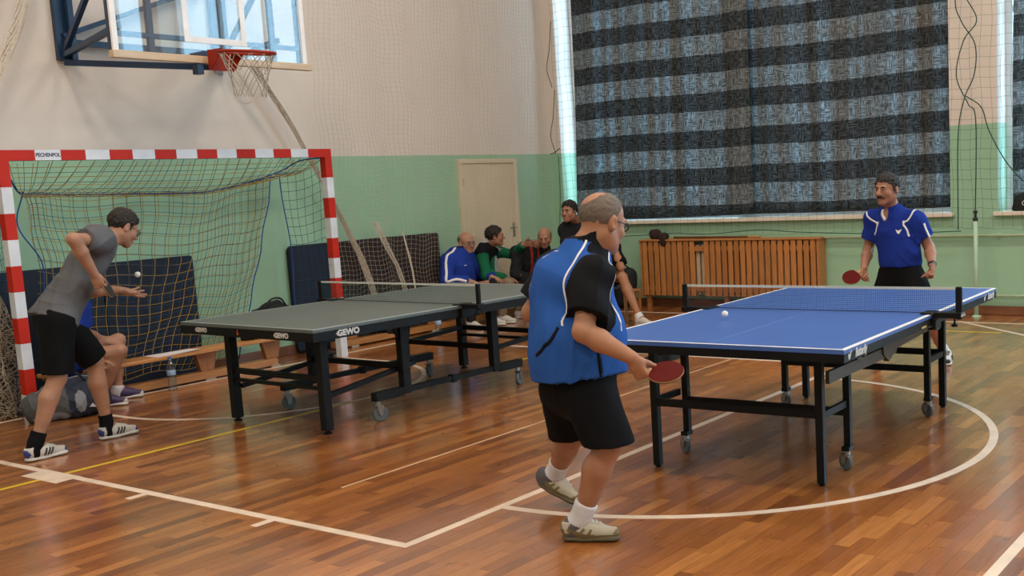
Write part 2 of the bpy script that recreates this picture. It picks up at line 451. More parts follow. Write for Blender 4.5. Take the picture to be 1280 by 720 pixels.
LINEW = mat('line_white', (0.66, 0.53, 0.42), 0.4, vary=0.10, vscale=8)
LINEY = mat('line_yellow', (0.60, 0.40, 0.02), 0.4, vary=0.10, vscale=8)
FAINT = mat('line_worn', (0.55, 0.36, 0.22), 0.4, vary=0.25, vscale=5)
ZL = 0.0016
def strip(x0, y0, x1, y1, w, m, z=ZL):
    b = MB(); b.bar((x0, y0, z / 2), (x1, y1, z / 2), w, z); return b.build('court_line', m, floor)
def arc(cx, cy, r, a0, a1, w, m, n=64, z=ZL):
    b = MB(); vs = []; fs = []
    for k in range(n + 1):
        a = math.radians(lerp(a0, a1, k / n))
        for rr in (r - w / 2, r + w / 2):
            for zz in (0, z): vs.append((cx + rr * math.cos(a), cy + rr * math.sin(a), zz))
    for k in range(n):
        q = 4 * k
        fs += [(q + 1, q + 5, q + 7, q + 3)[::-1], (q + 2, q + 3, q + 7, q + 6)[::-1], (q, q + 4, q + 5, q + 1)[::-1]]
    b.add(vs, fs); return b.build('court_line', m, floor)
strip(5.085, -6.425, 5.085, -1.37, 0.05, LINEW)                     # free-throw line
strip(-0.06, -6.40, 5.11, -6.40, 0.05, LINEW, 0.0019)               # near side of the lane
strip(-0.06, -1.40, 5.11, -1.40, 0.05, LINEW, 0.0019)               # far side of the lane
arc(5.085, -3.868, 1.873, -90, 90, 0.05, LINEW, z=0.0021)           # free-throw semicircle
strip(-0.06, YE + 0.5, -0.06, 1.6, 0.05, LINEW)                      # end line under the goal
strip(1.87, -6.44, 2.275, -6.44, 0.14, LINEW, 0.0013)               # lane marks
b_ = MB(); b_.box((1.87, -6.53, 0), (2.275, -6.42, 0.0014)); b_.build('court_line', LINEW, floor)
strip(3.03, -6.40, 3.03, -6.53, 0.05, LINEW, 0.0014)
strip(4.145, -6.40, 4.145, -6.53, 0.05, LINEW, 0.0014)
for x in (1.87, 3.03, 4.145): strip(x, -1.40, x, -1.27, 0.05, LINEW, 0.0014)
arc(0.75, -3.87, 1.33, -90, 90, 0.045, LINEW, z=0.0013)             # small arc before the basket
strip(0.2, -5.20, 0.75, -5.20, 0.045, LINEW, 0.0012); strip(0.2, -2.54, 0.75, -2.54, 0.045, LINEW, 0.0012)
strip(2.085, -10.5, 2.085, 0.67, 0.04, LINEY, 0.0011)               # yellow court
strip(2.085, 0.67, 5.78, 0.67, 0.04, LINEY, 0.0012)
strip(-0.06, 1.31, 12, 1.31, 0.05, LINEW, 0.0012)                    # side line
arc(0.78, -3.87, 6.72, -60, 60, 0.05, LINEW, 128, 0.0010) if False else None
strip(5.15, 1.36, 7.6, -0.83, 0.05, LINEW, 0.0010)
strip(7.53, -9.5, 7.53, -1.2, 0.05, LINEW, 0.0012)
strip(4.004, -5.85, 4.004, -1.45, 0.018, FAINT, 0.0010)
# ================================================================== soft-body modelling: a small distance-field mesher
def A(v): return np.asarray(v, float)
def un(v): v = A(v); return v / np.linalg.norm(v)
class Sdf:
    """Round cones and ellipsoids melted together; h is the grid step of the surface drawn over them."""
    def __init__(s): s.P = []
    def rc(s, a, b, ra, rb, k=.02, id=0, cuts=(), flat=None, op='add'):
        s.P.append(dict(t='rc', a=A(a), b=A(b), ra=ra, rb=rb, k=k, id=id, cuts=cuts, flat=flat, op=op)); return s
    def ell(s, c, r, ax=None, k=.02, id=0, cuts=(), op='add'):
        s.P.append(dict(t='el', c=A(c), r=A(r), ax=np.eye(3) if ax is None else A(ax), k=k, id=id, cuts=cuts, op=op)); return s
    def mesh(s, h, wrinkle=0.0, seed=0, relax=1, crease=4, rough=0.0):
        lo = np.full(3, 1e9); hi = -lo
        for p in s.P:
            if p['op'] != 'add': continue
            if p['t'] == 'rc':
                R = max(p['ra'], p['rb']); pl = np.minimum(p['a'], p['b']) - R; ph = np.maximum(p['a'], p['b']) + R
            else:
                R = np.sqrt(((p['ax'] * p['r'][:, None]) ** 2).sum(0)); pl = p['c'] - R; ph = p['c'] + R
            lo = np.minimum(lo, pl); hi = np.maximum(hi, ph)
        lo = lo - 4 * h - wrinkle * 2; hi = hi + 4 * h + wrinkle * 2
        n = np.ceil((hi - lo) / h).astype(int) + 1
        F = np.full(n, 0.5, np.float32); ID = np.zeros(n, np.int8)
        X = [(lo[i] + h * np.arange(n[i])).astype(np.float32) for i in range(3)]
        for p in s.P:
            if p['t'] == 'rc':
                R = max(p['ra'], p['rb']); pl = np.minimum(p['a'], p['b']) - R; ph = np.maximum(p['a'], p['b']) + R
            else:
                R = np.sqrt(((p['ax'] * p['r'][:, None]) ** 2).sum(0)); pl = p['c'] - R; ph = p['c'] + R
            mg = p['k'] + 3 * h + wrinkle
            i0 = np.clip(np.floor((pl - mg - lo) / h).astype(int), 0, n - 1); i1 = np.clip(np.ceil((ph + mg - lo) / h).astype(int) + 1, 1, n)
            sl = tuple(slice(a, b) for a, b in zip(i0, i1))
            x = X[0][sl[0]][:, None, None]; y = X[1][sl[1]][None, :, None]; z = X[2][sl[2]][None, None, :]
            if p['t'] == 'rc':
                a, b = p['a'].copy(), p['b'].copy()
                qx, qy, qz = x - a[0], y - a[1], z - a[2]; ba = b - a
                if p['flat'] is not None:
                    nn, fr = un(p['flat'][0]), 1.0 / p['flat'][1] - 1.0
                    dt = qx * nn[0] + qy * nn[1] + qz * nn[2]
                    qx, qy, qz = qx + fr * dt * nn[0], qy + fr * dt * nn[1], qz + fr * dt * nn[2]
                    ba = ba + fr * ba.dot(nn) * nn
                t = np.clip((qx * ba[0] + qy * ba[1] + qz * ba[2]) / max(ba.dot(ba), 1e-9), 0, 1)
                d = np.sqrt((qx - t * ba[0]) ** 2 + (qy - t * ba[1]) ** 2 + (qz - t * ba[2]) ** 2) - (p['ra'] + (p['rb'] - p['ra']) * t)
            else:
                qx, qy, qz = x - p['c'][0], y - p['c'][1], z - p['c'][2]
                l = [(qx * ax[0] + qy * ax[1] + qz * ax[2]) for ax in p['ax']]
                k0 = np.sqrt(sum((li / r) ** 2 for li, r in zip(l, p['r']))); k1 = np.sqrt(sum((li / r ** 2) ** 2 for li, r in zip(l, p['r'])))
                d = k0 * (k0 - 1) / np.maximum(k1, 1e-6)
            for c, nn in p['cuts']:
                nn = un(nn); d = np.maximum(d, (x - c[0]) * nn[0] + (y - c[1]) * nn[1] + (z - c[2]) * nn[2])
            d = d.astype(np.float32); f = F[sl]
            if p['op'] == 'paint':
                ID[sl] = np.where(d < 0, p['id'], ID[sl])
            elif p['op'] == 'sub':
                k = p['k']; hh = np.maximum(k - np.abs(f + d), 0) / max(k, 1e-6)
                F[sl] = np.maximum(f, -d) + hh * hh * k * 0.25
            else:
                k = p['k']; hh = np.maximum(k - np.abs(f - d), 0) / max(k, 1e-6)
                ID[sl] = np.where(d < f, p['id'], ID[sl])
                F[sl] = np.minimum(f, d) - hh * hh * k * 0.25
        if wrinkle:
            R = random.Random(seed); x = X[0][:, None, None]; y = X[1][None, :, None]; z = X[2][None, None, :]
            W = 0
            for q in range(3):
                kx, ky, kz = (R.uniform(-1, 1) * 16, R.uniform(-1, 1) * 16, R.uniform(0.5, 1) * 26)
                W = W + np.sin(kx * x + ky * y + kz * z + 1.6 * np.sin(7 * x + 9 * y + 5 * z + q) + R.uniform(0, 6)) * (0.8 if q < 2 else 0.5)
            for q in range(crease):
                v = np.array([R.uniform(-1, 1), R.uniform(-1, 1), R.uniform(-.8, .8)]); v = v / np.linalg.norm(v) * R.uniform(26, 44)
                ph = v[0] * x + v[1] * y + v[2] * z + 1.3 * np.sin(6 * x - 8 * y + 7 * z + 2 * q) + R.uniform(0, 6)
                mk = np.clip(np.sin(R.uniform(6, 10) * x + R.uniform(6, 10) * y + R.uniform(-9, 9) * z + R.uniform(0, 6)), 0, 1)
                W = W + 1.5 * mk * (1 - np.abs(np.sin(ph))) ** 2
            F = F - (wrinkle * 0.4 * W).astype(np.float32)
        if rough:
            R = random.Random(seed + 50); x = X[0][:, None, None]; y = X[1][None, :, None]; z = X[2][None, None, :]
            W = 0
            for q in range(4):
                v = np.array([R.uniform(-1, 1) for _ in range(3)]); v = v / np.linalg.norm(v) * R.uniform(170, 330)
                W = W + np.sin(v[0] * x + v[1] * y + v[2] * z + 1.5 * np.sin(60 * x + 50 * y - 70 * z + q) + R.uniform(0, 6))
            F = F - (rough * 0.5 * W).astype(np.float32)
        S = F < 0
        c = np.zeros(n - 1, np.int8)
        for dx in (0, 1):
            for dy in (0, 1):
                for dz in (0, 1): c += S[dx:n[0] - 1 + dx, dy:n[1] - 1 + dy, dz:n[2] - 1 + dz]
        I, J, K = np.nonzero((c > 0) & (c < 8))
        idx = np.full(n - 1, -1, np.int64); idx[I, J, K] = np.arange(len(I))
        acc = np.zeros((len(I), 3)); cnt = np.zeros(len(I))
        cor = [(a, b, e) for a in (0, 1) for b in (0, 1) for e in (0, 1)]
        for a in cor:
            for ax in range(3):
                if a[ax]: continue
                b = list(a); b[ax] = 1
                fa = F[I + a[0], J + a[1], K + a[2]]; fb = F[I + b[0], J + b[1], K + b[2]]
                m = (fa < 0) != (fb < 0); t = np.where(m, fa / np.where(m, fa - fb, 1), 0)
                pt = np.tile(A(a), (len(I), 1)); pt[:, ax] = t
                acc[m] += pt[m]; cnt[m] += 1
        V = acc / cnt[:, None] + np.stack([I, J, K], 1)
        quads = []
        for ax in range(3):
            d = [0, 0, 0]; d[ax] = 1
            s0 = S[:n[0] - d[0], :n[1] - d[1], :n[2] - d[2]]; s1 = S[d[0]:, d[1]:, d[2]:]
            e = np.stack(np.nonzero(s0 != s1), 1)
            u, v = (ax + 1) % 3, (ax + 2) % 3
            e = e[(e[:, u] > 0) & (e[:, v] > 0)]
            ins = S[e[:, 0], e[:, 1], e[:, 2]]
            def cell(du, dv):
                q = e.copy(); q[:, u] -= du; q[:, v] -= dv; q = np.minimum(q, np.array(n) - 2); return idx[q[:, 0], q[:, 1], q[:, 2]]
            q = np.stack([cell(1, 1), cell(0, 1), cell(0, 0), cell(1, 0)], 1)
            q[~ins] = q[~ins][:, ::-1]
            quads.append(q[(q >= 0).all(1)])
        Q = np.concatenate(quads)
        for _ in range(relax):
            sm = np.zeros_like(V); ct = np.zeros(len(V))
            for a in range(4):
                np.add.at(sm, Q[:, a], V[Q[:, (a + 1) % 4]] + V[Q[:, a - 1]]); np.add.at(ct, Q[:, a], 2)
            V = 0.5 * V + 0.5 * sm / np.maximum(ct, 1)[:, None]
        fc = V[Q].mean(1); g = np.clip(np.round(fc).astype(int), 0, n - 1)
        fid = ID[g[:, 0], g[:, 1], g[:, 2]]
        return V * h + lo, Q, fid
def sdf_obj(name, sd, h, mats, parent=None, wrinkle=0.0, seed=0, relax=1, loc=None, crease=4, rough=0.0):
    V, Q, fid = sd.mesh(h, wrinkle, seed, relax, crease, rough)
    me = bpy.data.meshes.new(name)
    me.vertices.add(len(V)); me.vertices.foreach_set('co', V.astype(np.float32).ravel())
    me.loops.add(4 * len(Q)); me.loops.foreach_set('vertex_index', Q.astype(np.int32).ravel())
    me.polygons.add(len(Q)); me.polygons.foreach_set('loop_start', np.arange(0, 4 * len(Q), 4, dtype=np.int32))
    me.update(calc_edges=True); me.validate()
    me.polygons.foreach_set('material_index', fid.astype(np.int32))
    bvh = BVHTree.FromPolygons([tuple(v) for v in V], [tuple(q) for q in Q]) if len(Q) < 400000 else None
    o = link(name, me, mats, parent, loc, smooth=True)
    return o, bvh
def on_surface(bvh, p, off=0.0015):
    co, nrm, i, d = bvh.find_nearest(Vector(p))
    return co + nrm * off, nrm
def ribbon(bvh, pts, w, off=0.002, n=8, thick=0.0025):
    """A narrow tape laid on a surface along a smooth path."""
    P = catmull(pts, n); b = MB(); vs = []; fs = []
    for i, p in enumerate(P):
        t = (P[min(i + 1, len(P) - 1)] - P[max(i - 1, 0)]).normalized()
        c, nr = on_surface(bvh, p, off); sd = t.cross(nr).normalized()
        for q in (c - sd * w / 2, c + sd * w / 2):
            c2, n2 = on_surface(bvh, q, off)
            vs += [c2 + n2 * thick * 0.2, c2 - n2 * thick]
    for i in range(len(P) - 1):
        a = 4 * i; fs += [(a, a + 2, a + 6, a + 4), (a + 2, a + 3, a + 7, a + 6), (a, a + 4, a + 5, a + 1)]
    b.add(vs, fs); return b
def patch(bvh, c, x, y, polys, size, off=0.002):
    """Flat print: 2D outlines laid on a surface about c with axes x and y."""
    b = MB(); x, y = Vector(x).normalized(), Vector(y).normalized()
    for poly in polys:
        vs = [on_surface(bvh, Vector(c) + x * (px * size) + y * (py * size), off)[0] for px, py in poly]
        b.add(vs, [tuple(range(len(vs)))])
    return b
WING = [[(-1, .55), (-.75, .1), (-.55, -.25), (-.1, -.45), (0, -.3), (.1, -.45), (.55, -.25), (.75, .1), (1, .55), (.5, .35), (.2, .2), (.1, .35), (0, .1), (-.1, .35), (-.2, .2), (-.5, .35)]]

# ================================================================== people
def ik(a, c, l1, l2, hint):
    a, c = A(a), A(c); d = c - a; L = np.linalg.norm(d); L2 = min(L, (l1 + l2) * 0.999); u = d / L
    x = (l1 * l1 - l2 * l2 + L2 * L2) / (2 * L2); hgt = math.sqrt(max(l1 * l1 - x * x, 0))
    hv = A(hint); hv = hv - u * hv.dot(u); hv = hv / np.linalg.norm(hv)
    return a + u * x + hv * hgt
EYEW = mat('eye_white', (0.42, 0.39, 0.36), 0.35, vary=0); IRIS = mat('eye_dark', (0.03, 0.018, 0.012), 0.2, vary=0)
LENS = glass_mat('spectacle_lens', (0.92, 0.95, 0.95), 0.12)
FRAMEB = mat('spectacle_frame', (0.015, 0.015, 0.02), 0.3, vary=0)
SOLEW = mat('shoe_sole', (0.55, 0.53, 0.50), 0.6)

def hand(sd, wr, d, n, sgn, curl=(40, 45, 50, 55), bend=1.0, thumb=(0.7, 0.6, 0.35), scale=1.0, spread=0.10, id=0):
    """wr wrist, d towards the knuckles, n the way the palm faces, sgn = +1 when the thumb is on the d x n side."""
    d = un(d); n = A(n); n = un(n - d * n.dot(d)); sd_ = np.cross(d, n) * sgn; wr = A(wr); S = scale
    pc = wr + d * 0.055 * S
    sd.rc(wr + d * 0.012 * S, wr + d * 0.04 * S, 0.027 * S, 0.033 * S, k=.015, id=id, flat=(n, 0.62))
    for o in (-0.022, 0.0, 0.022):
        sd.rc(wr + d * 0.03 * S + sd_ * o * 0.8 * S, wr + d * 0.088 * S + sd_ * o * S, 0.015 * S, 0.0125 * S, k=.012, id=id)
    L = (0.070, 0.080, 0.074, 0.058)
    for i in range(4):
        off = (1.5 - i) * 0.0195 * S
        b0 = wr + d * (0.090 - 0.004 * abs(i - 1)) * S + sd_ * off
        c = math.radians(curl[i]); fan = (1.5 - i) * spread
        dirr = un(d + sd_ * fan)
        l = L[i] * S; p = b0; ang = 0.0
        for sg, (fr, r0, r1, ca) in enumerate(((0.46, .0095, .0088, 1.0), (0.31, .0088, .0080, 1.05 * bend), (0.25, .0080, .0070, 0.6 * bend))):
            ang += c * ca; q = p + (dirr * math.cos(ang) + n * math.sin(ang)) * l * fr
            sd.rc(p, q, r0 * S, r1 * S, k=.004, id=id); p = q
    t0 = wr + d * 0.025 * S + sd_ * 0.022 * S + n * 0.006 * S
    td = un(d * thumb[0] + sd_ * thumb[1] + n * thumb[2]); t1 = t0 + td * 0.042 * S
    td2 = un(td + d * 0.35 + n * 0.25 - sd_ * 0.15); t2 = t1 + td2 * 0.034 * S; t3 = t2 + un(td2 + n * 0.1) * 0.024 * S
    sd.rc(t0, t1, 0.0165 * S, 0.0115 * S, k=.014, id=id); sd.rc(t1, t2, 0.0108 * S, 0.0098 * S, k=.005, id=id); sd.rc(t2, t3, 0.0098 * S, 0.0078 * S, k=.004, id=id)
    return wr + d * 0.085 * S + n * 0.028 * S, sd_

def head_frame(c, f, up=(0, 0, 1)):
    f = un(f); r = np.cross(f, A(up)); r = un(r); u = np.cross(r, f)
    return lambda x, y, z, s=1.0: A(c) + (r * x + f * y + u * z) * s, r, f, u
def add_head(sd, c, f, up, s=1.0, wide=1.0, jowl=0.0, nose=1.0):
    H, r, f, u = head_frame(c, f, up); ax = [r, f, u]; P = lambda x, y, z: H(x, y, z, s)
    E_ = lambda p, rr, k=.02, id=0, op='add': sd.ell(P(*p), A(rr) * s, ax, k, id, op=op)
    E_((0, -.014, .036), (.077 * wide, .095, .084)); E_((0, .022, -.028), (.063 * wide, .068, .082), .03)
    sd.rc(P(-.05 * wide, -.005, -.052), P(-.012, .062, -.094), .022 * s, .020 * s, .03); sd.rc(P(.05 * wide, -.005, -.052), P(.012, .062, -.094), .022 * s, .020 * s, .03)
    E_((0, .070, -.094), (.024, .018, .018), .02)
    if jowl: E_((0, .02, -.085), (.062 + jowl, .05, .04), .03)
    for q in (-1, 1):
        E_((q * .044, .055, -.028), (.024, .024, .026), .02); E_((q * .031, .100, .002), (.019, .016, .012), .012, op='sub')
    sd.rc(P(-.036, .080, .022), P(.036, .080, .022), .012 * s, .012 * s, .014)
    for q in (-1, 1): sd.rc(P(q * .019, .0865, .0105), P(q * .045, .079, .0085), .0052 * s, .0048 * s, .004); sd.rc(P(q * .020, .084, -.0085), P(q * .044, .078, -.0085), .0050 * s, .0045 * s, .005)
    sd.rc(P(0, .086, .010), P(0, .110 * nose ** .3, -.027), .0095 * s, .0145 * s * nose, .010)
    for q in (-1, 1): E_((q * .012, .098, -.032), (.010, .013, .009), .008)
    sd.rc(P(-.020, .086, -.058), P(.020, .086, -.058), .008 * s, .008 * s, .008, 1); sd.rc(P(-.017, .086, -.068), P(.017, .086, -.068), .0085 * s, .0085 * s, .006, 1)
    for q in (-1, 1):
        sd.ell(P(q * .080 * wide, -.014, -.006), A((.011, .019, .033)) * s, [un(r + q * f * -.35), un(f + q * r * .35), u], .010, 2)
        E_((q * .089 * wide, -.010, -.004), (.007, .009, .017), .006, 2, 'sub')
    return H
def face_bits(root, H, s, hairm, brow=True, brow_w=.0055, eyes_closed=False):
    P = lambda x, y, z: Vector(H(x, y, z, s))
    for q in (-1, 1):
        b = MB(); M = Matrix.Translation(P(q * .031, .0755, .001))
        r = .0118 * s
        b.lathe([(r * math.sin(a), -r * math.cos(a)) for a in [0.05 + (PI - .1) * k / 8 for k in range(9)]], 12, 0, M)
        M2 = frame(P(q * .031, .0755, .001) + (P(0, 1, 0) - P(0, 0, 0)).normalized() * .0103 * s, P(1, 0, 0) - P(0, 0, 0), P(0, 0, 1) - P(0, 0, 0)) @ Matrix.Rotation(PI, 4, 'Y')
        b.lathe([(.0058 * s, -.003), (.0058 * s, .0006), (.003 * s, .0022)], 10, 1, frame(P(q * .031, .0755, .001) + (P(0, 1, 0) - P(0, 0, 0)).normalized() * .0103 * s, P(1, 0, 0) - P(0, 0, 0), P(0, 0, -1) - P(0, 0, 0)) @ Matrix.Rotation(0, 4, 'X'))
        b.build('eye', [EYEW, IRIS], root, smooth=True)
        if brow:
            MB().tube([P(q * .014, .0935, .021), P(q * .03, .0935, .027), P(q * .048, .083, .022)], [brow_w * s, brow_w * 1.1 * s, brow_w * .5 * s], 6).build('eyebrow', hairm, root, smooth=True)
def spectacles(root, H, s, dark=0.0022):
    P = lambda x, y, z: Vector(H(x, y, z, s)); b = MB(); ln = MB()
    for q in (-1, 1):
        ring = [P(q * .032 + .023 * math.cos(a), .104 - .010 * abs(math.cos(a) + q) * .4, .000 + .016 * math.sin(a)) for a in [2 * PI * k / 18 for k in range(18)]]
        b.tube(ring, dark, 6, closed=True); ln.add(ring, [tuple(range(18))])
        b.tube([P(q * .055, .096, .006), P(q * .079, .06, .006), P(q * .083, -.012, .010), P(q * .082, -.028, -.006)], dark * .9, 6)
    b.tube([P(-.010, .106, .003), P(0, .109, .006), P(.010, .106, .003)], dark, 6)
    o = b.build('spectacles', FRAMEB, root, smooth=True)
    for v in (0,): ln.build('lens', LENS, o)
    return o
def shoe(root, heel, toe, up=(0, 0, 1), upper=None, sole=None, accent=None, s=1.0, name='shoe', ankle=None, h=.006, stripes=None, cross=None, lace=None):
    heel, toe = A(heel), A(toe); d = un(toe - heel); u = A(up); u = un(u - d * u.dot(d)); r = np.cross(d, u)
    L = np.linalg.norm(toe - heel); sd = Sdf(); P = lambda x, y, z: heel + r * x + d * y + u * z
    base = [(P(0, 0, .012), -u)]
    sd.rc(P(0, .038, .050), P(0, L * .45, .048), .036, .040, .03, 0, base); sd.rc(P(0, L * .42, .040), P(0, L - .034, .030), .041, .029, .03, 0, base, flat=None)
    sd.rc(P(0, .034, .06), P(0, .045, .088), .036, .037, .02, 0, [(P(0, .045, .092), un(u + d * -.15))]); sd.rc(P(0, .07, .075), P(0, L * .62, .050), .030, .026, .025, 0)
    if accent: sd.ell(P(0, L - .012, .024), (.040, .034, .030), [r, d, u], .001, 2, op='paint'); sd.ell(P(0, .0, .045), (.05, .028, .034), [r, d, u], .001, 3, op='paint')
    sd.ell(P(0, .05, .10), (.026, .034, .022), [r, d, u], .01, 0, op='sub')
    mats_ = [upper, sole, accent or upper, accent or upper]
    o, bv = sdf_obj(name, sd, h, mats_, root)
    so = Sdf(); cut = [(P(0, 0, 0), -u)]
    so.rc(P(0, .040, .012), P(0, L * .4, .010), .040, .037, .02, 1, cut, flat=(u, .42)); so.rc(P(0, L * .4, .010), P(.004, L - .046, .012), .040, .043, .03, 1, cut, flat=(u, .40))
    sdf_obj('sole', so, h * .8, [sole, sole], o)
    if stripes:
        for q in (-1, 1):
            for k in range(3):
                y = L * .36 + k * .024; ribbon(bv, [P(q * .06, y, .022), P(q * .055, y + .012, .045), P(q * .035, y + .022, .068)], .011, n=4).build('stripe', stripes, o)
    if cross:
        for q in (-1, 1):
            ribbon(bv, [P(q * .06, L * .12, .06), P(q * .06, L * .35, .035), P(q * .06, L * .60, .022)], .013, n=4).build('cross_strip', cross, o)
            ribbon(bv, [P(q * .06, L * .10, .026), P(q * .06, L * .30, .036), P(q * .05, L * .42, .066)], .012, n=4).build('cross_strip', cross, o)
            ribbon(bv, [P(q * .06, L * .46, .022), P(q * .05, L * .54, .062)], .012, n=4).build('cross_strip', cross, o)
            ribbon(bv, [P(q * .06, L * .02, .020), P(q * .06, L * .5, .016), P(q * .06, L * .96, .018)], .012, n=5).build('cross_strip', cross, o)
    if lace:
        for k in range(4):
            y = L * .42 + k * .022; ribbon(bv, [P(-.022, y, .085), P(0, y + .006, .09), P(.022, y + .012, .085)], .008, off=.003, n=4).build('lace', lace, o)
    return o

def person(name, label, J, o_, group=None):
    """One figure: a continuous body, with clothes, shoes, hair and spectacles as its parts."""
    g = lambda k, d=None: o_.get(k, d)
    h = g('h', .007); ft = un(g('front')); side = un(np.cross(ft, (0, 0, 1))); m_ = g('limb', 1.0)
    skin, lips = g('skin'), g('lips')
    sd = Sdf()
    head, neck, chest, belly, pel = (A(J[k]) for k in ('head', 'neck', 'chest', 'belly', 'pelvis'))
    hf, hu = un(g('head_f')), g('head_up', (0, 0, 1)); hs = g('head_s', 1.0)
    H = add_head(sd, head, hf, hu, hs, g('head_w', 1.0), g('jowl', 0), g('nose', 1.0))
    nr = g('neck_r', .056)
    sd.rc(neck - (0, 0, .02), H(0, -.022, -.055, hs), nr * 1.08, nr, .035)
    cr, br = g('chest_r', .135), g('belly_r', .13); fl = g('flat', .72)
    up = un(neck - pel)
    ins = .86
    sd.rc(J['shL'], J['shR'], .062, .062, .05); sd.rc(neck - up * .09, chest, .10 * ins, cr * ins, .06, flat=(ft, fl)); sd.rc(chest, belly, cr * ins, br * ins, .06, flat=(ft, fl)); sd.rc(belly, pel, br * ins, .13 * ins, .06, flat=(ft, .8))
    armt = g('arm', 1.0)
    for q in ('L', 'R'):
        s_, e_, w_ = A(J['sh' + q]), A(J['el' + q]), A(J['wr' + q])
        sd.rc(s_, e_, .050 * armt, .040 * armt, .03); sd.rc(e_, e_ + (w_ - e_) * .35, .041 * armt, .043 * armt, .02); sd.rc(e_ + (w_ - e_) * .35, w_, .043 * armt, .0275 * armt, .02)
        hp, kn, an = A(J['hip' + q]), A(J['kn' + q]), A(J['an' + q]); lt = g('leg', 1.0)
        sd.rc(hp, kn, .078 * lt, .054 * lt, .04); sd.rc(kn, an, .052 * lt, .035 * lt, .03)
        back = g('calf_back_' + q, -ft)
        cm = kn + (an - kn) * .32 + A(back) * .016; sd.rc(kn + (an - kn) * .14 + A(back) * .010, cm, .045 * lt, .054 * lt, .03); sd.rc(cm, kn + (an - kn) * .65 + A(back) * .004, .054 * lt, .038 * lt, .03)
        if g('knee_cap', True):
            kd = un(np.cross(np.cross(hp - kn, an - kn), (hp - kn) / np.linalg.norm(hp - kn) + (an - kn) / np.linalg.norm(an - kn))) if False else None
        hl, te = J.get('heel' + q), J.get('toe' + q)
        if hl is not None:
            hl, te = A(hl), A(te); sd.rc(an, hl + (te - hl) * .55 + (0, 0, .04), .034 * lt, .03, .03); sd.rc(an, hl + (te - hl) * .18 + (0, 0, .045), .034 * lt, .03, .03)
        hd = g('hand_' + q)
        if hd: hand(sd, w_, *hd[:3], **hd[3])
    loc = (float(pel[0]), float(pel[1]), float(min(A(J['anL'])[2], A(J['anR'])[2]) - .09) if g('base') is None else g('base'))
    loc = (loc[0], loc[1], max(0.0, g('base_z', 0.0)))
    root, bv = sdf_obj(name, sd, h, [skin, lips or skin, g('ear', skin)], None, loc=loc)
    tag(root, label, 'person', group)
    # ---- hair
    hair = g('hair')
    if hair:
        hs_ = Sdf(); r = un(np.cross(hf, A(hu))); u_ = np.cross(r, hf); ax = [r, hf, u_]; P = lambda x, y, z: H(x, y, z, hs)
        hm = g('hair_mat'); w = g('head_w', 1.0)
        th = g('hair_th', .010)
        TR = random.Random(g('seed', 1) + 31)
        def tuft(ok, n, l0, l1, r0, lift, flow):
            c = 0
            while c < n:
                v = un([TR.gauss(0, 1), TR.gauss(0, 1), TR.gauss(.3, 1)])
                x_, y_, z_ = v[0] * (.077 * w + th * .6), -.016 + v[1] * (.096 + th * .6), .038 + v[2] * (.085 + th * .6)
                if not ok(x_, y_, z_): continue
                fv = A(flow(x_, y_, z_)) + A([TR.gauss(0, .25) for _ in range(3)]); fv = fv - v * fv.dot(v); fv = un(fv) + v * lift
                l = TR.uniform(l0, l1); hs_.rc(P(x_, y_, z_), P(*(A((x_, y_, z_)) + fv * l)), r0 * hs, r0 * .45 * hs, .004); c += 1
        if hair == 'full':
            line = lambda x_, y_, z_: z_ > (.062 + .10 * max(0, y_ - .045) - .012 * abs(x_) / .05 if y_ > .035 else .062 - (.035 - y_) * 1.5 if y_ > 0 else -.030 - .5 * max(0, -.03 - y_))
            cuts = [(P(0, .060, .058), un(hf * .62 - u_ * .78)), (P(0, -.02, -.016), un(-u_ * .80 + hf * .60)), (P(0, 0, -.075), -u_)]
            hs_.ell(P(0, -.018, .040), A((.077 * w + th * .7, .095 + th * .7, .085 + th * .8)) * hs, ax, .02, 0, cuts)
            for q in (-1, 1): hs_.rc(P(q * .074 * w, .020, .035), P(q * .0765 * w, .012, -.010), .009 * hs, .005 * hs, .01)
            tuft(line, g('tufts', 230), g('hair_l', .024) * .6, g('hair_l', .024) * 1.2, .0068, g('hair_lift', .28), g('hair_flow', lambda x_, y_, z_: (x_ * 4, -.5, .7) if y_ > .02 and z_ > .045 else (x_ * 3, -.6, .1 if z_ > .07 else -.9)))
        elif hair == 'fringe':
            cuts = [(P(0, -.03, .060), un(u_ * .90 + hf * .42)), (P(0, -.02, -.008), un(-u_ * .55 + hf * .83)), (P(0, 0, -.062), -u_)]
            hs_.ell(P(0, -.014, .036), A((.077 * w + .0030, .095 + .0030, .084 + .0030)) * hs, ax, .02, 0, cuts)
            tuft(lambda x_, y_, z_: y_ < .02 - z_ * .3 and -.05 < z_ < .05 - .5 * (y_ + .02) * 0 and (y_ < -.035 or z_ > .012), 90, .010, .020, .0045, .05, lambda x_, y_, z_: (0, -.5, -.9))
        elif hair == 'tonsure':
            cuts = [(P(0, .045, .05), un(hf * .92 - u_ * .38)), (P(0, -.02, -.008), un(-u_ * .55 + hf * .83)), (P(0, 0, -.062), -u_)]
            hs_.ell(P(0, -.014, .036), A((.077 * w + .0032, .095 + .0032, .084 + .0032)) * hs, ax, .02, 0, cuts)
            hs_.ell(P(-.022, -.070, .112), A((.062, .078, .066)) * hs, ax, .004, 0, op='sub'); hs_.ell(P(0, .07, .10), A((.05, .07, .05)) * hs, ax, .004, 0, op='sub')
        sdf_obj('hair', hs_, g('hair_h', .005), [hm], root, 0, 5, 0 if hair == 'full' else 1, rough=g('hair_rough', .0022))
    if g('moustache'):
        P = lambda x, y, z: H(x, y, z, hs); ms = Sdf()
        for q in (-1, 1): ms.rc(P(q * .006, .098, -.047), P(q * .032, .082, -.062), .011 * hs, .007 * hs, .008)
        sdf_obj('moustache', ms, .004, [g('hair_mat')], root)
